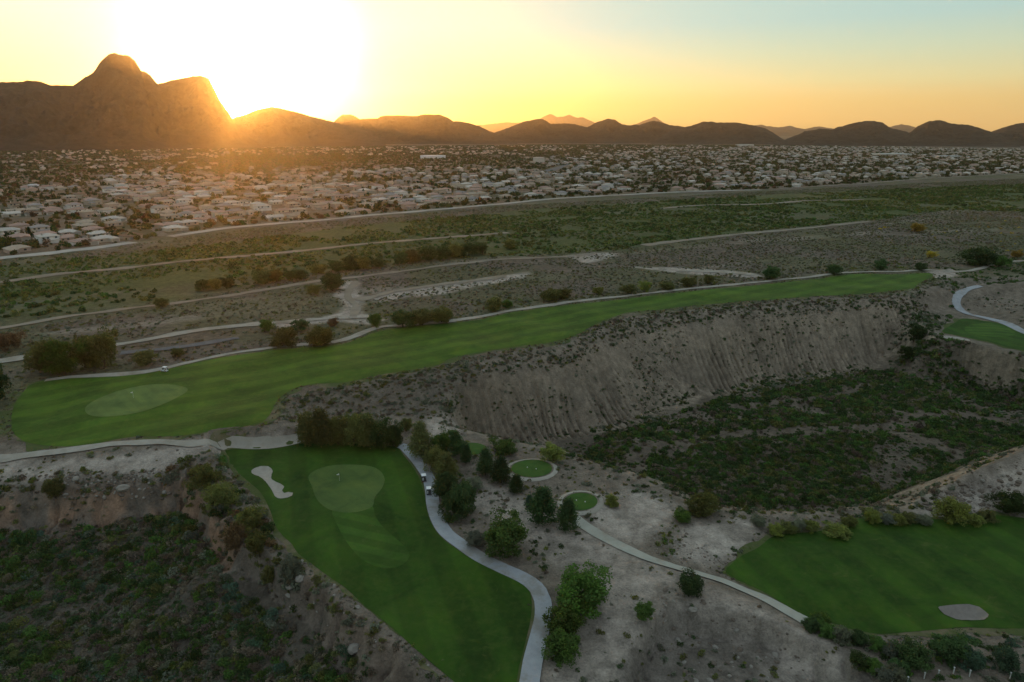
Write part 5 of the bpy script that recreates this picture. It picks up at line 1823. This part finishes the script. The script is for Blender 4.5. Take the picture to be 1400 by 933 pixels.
def golf_cart(px, py, heading, label, body='dark'):
    x, y, z, f = ground_at(px, py)
    e = link('golf_cart', None, loc=(x, y, z + .07), rot=heading, label=label, category='golf cart', group='golf carts on the course')
    # front points to +Y
    bmobj('body', M[body], e, prism([(-1.15, .30), (-1.18, .62), (-.55, .66), (-.50, .34), (.35, .34), (.55, .75), (.95, .74), (1.18, .55), (1.20, .30)], -.58, .58), .03)
    bmobj('seat', M['seat'], e, bx((-.54, .54, -.55, -.02, .62, .76)), .03)
    bmobj('backrest', M['seat'], e, bx((-.54, .54, -.66, -.55, .80, 1.18)), .03)
    bmobj('roof', M['white'], e, prism([(-.95, 1.80), (-.90, 1.88), (.55, 1.88), (.62, 1.80)], -.62, .62), .03)
    bmobj('roof_frame', M['black'], e, multi(*[rod((sx_ * .54, .62, .72), (sx_ * .54, .48, 1.81), .022) for sx_ in (-1, 1)], *[rod((sx_ * .54, -.68, .6), (sx_ * .54, -.80, 1.81), .022) for sx_ in (-1, 1)]))
    bmobj('windshield', M['ws'], e, prism([(.64, .76), (.66, .76), (.51, 1.78), (.49, 1.78)], -.50, .50))
    bmobj('steering_wheel', M['black'], e, multi(rod((-.27, .50, .70), (-.27, .28, .98), .018), rod((-.27, .285, .975), (-.27, .27, .99), .17, 14)))
    bmobj('bumper', M['black'], e, bx((-.52, .52, 1.18, 1.26, .30, .42)), .02)
    for sx_ in (-1, 1):
        for yy in (-.78, .80):
            wv = bmobj('wheel', M['black'], e, rod((sx_ * .48, yy, .21), (sx_ * .60, yy, .21), .22, 18))
            link('hub', bmobj('hub', M['metal'], wv, rod((sx_ * .595, yy, .21), (sx_ * .612, yy, .21), .11, 12)).data, wv) if False else bmobj('hub', M['metal'], wv, rod((sx_ * .595, yy, .21), (sx_ * .612, yy, .21), .11, 12))
    for sx_, mm in ((-.28, 'cloth'), (.28, 'seat')):
        bg_ = bmobj('golf_bag', M[mm], e, multi(rod((sx_, -.98, .5), (sx_, -1.10, 1.35), .15, 10), rod((sx_ + .02, -1.13, .7), (sx_ + .02, -1.20, 1.05), .10, 8)))
        bmobj('clubs', M['metal'], bg_, multi(*[rod((sx_ + a, -1.08 + b, 1.3), (sx_ + a * 1.6, -1.13 + b, 1.62), .02, 5) for a, b in ((-.07, 0), (.05, .04), (.0, -.06), (.08, -.03))]))
    for sx_ in (-.4, .4):
        bmobj('headlight', M['white'], e, bx((sx_ - .09, sx_ + .09, 1.13, 1.205, .50, .60)), .01)
    return e


golf_cart(579.5, 657.5, R(14), 'white-roofed golf cart on the grey path, the upper one of two')
golf_cart(586.5, 675.5, R(8), 'white-roofed golf cart on the grey path, the lower one of two')
golf_cart(225.5, 508.5, R(78), 'white golf cart parked alone where the dirt path meets the long fairway', 'white')


def flagstick(px, py, label, colr='white'):
    x, y, z, f = ground_at(px, py)
    e = link('flagstick', None, loc=(x, y, z + .1), rot=R(20), label=label, category='golf flag')
    bmobj('pole', M['post'], e, rod((0, 0, -.1), (0, 0, 2.3), .03))
    import bmesh
    def fl(bm):
        rows = []
        for i in range(6):
            xx = i / 5 * .62
            yy = .06 * math.sin(i * 1.4)
            rows.append((bm.verts.new((-xx - .02, yy, 2.26 - .03 * i)), bm.verts.new((-xx - .02, yy * .7, 1.86 + .02 * i))))
        for a, b in zip(rows, rows[1:]):
            bm.faces.new((a[0], a[1], b[1], b[0]))
    bmobj('flag', M['white'], e, fl)
    bmobj('cup', M['black'], e, rod((0, 0, 0.02), (0, 0, .045), .14, 14))


flagstick(464.5, 658.5, 'white flag on the putting green in the shade between bunker and carts')
flagstick(183, 545, 'white flag on the pale oval green of the long fairway')

for px, py, lab in ((1218, 937, 'first of the short white posts below the fairway'), (1240, 934, 'thickest white post near the pale gravel'), (1263, 928, 'third of the short white posts'),
                    (1282, 925, 'white post in the middle of the row'), (1303, 921, 'white post furthest up the bank'), (1325, 925, 'white post before the bluish tree'), (1380, 928, 'last white post past the bluish tree')):
    x, y, z, f = ground_at(px, py)
    e = link('fence_post', None, loc=(x, y, z), rot=random.uniform(0, 1), label=lab, category='post', group='white posts below the fairway')
    bmobj('pole', M['post'], e, rod((0, 0, -.3), (0, 0, 1.25), .10, 10))
    bmobj('cap', M['post'], e, rod((0, 0, 1.25), (0, 0, 1.34), .15, 10))
for (cx_, cy_) in ((727, 641), (794, 686)):
    for k_, (ox, oy) in enumerate(((-6, -1), (6, 1))):
        x, y, z, f = ground_at(cx_ + ox, cy_ + oy)
        o = bmobj('tee_marker', M['white'], None, bx((-.12, .12, -.12, .12, 0, .22)), .03)
        o.location = (x, y, z + .09)
        o['label'] = f'white tee marker on the {"upper" if cx_ < 760 else "lower"} round tee, {"nearer the path" if k_ == 0 else "nearer the canyon"}'
        o['category'] = 'tee marker'
print('done', round(time.time() - T0, 1), len(bpy.data.objects))
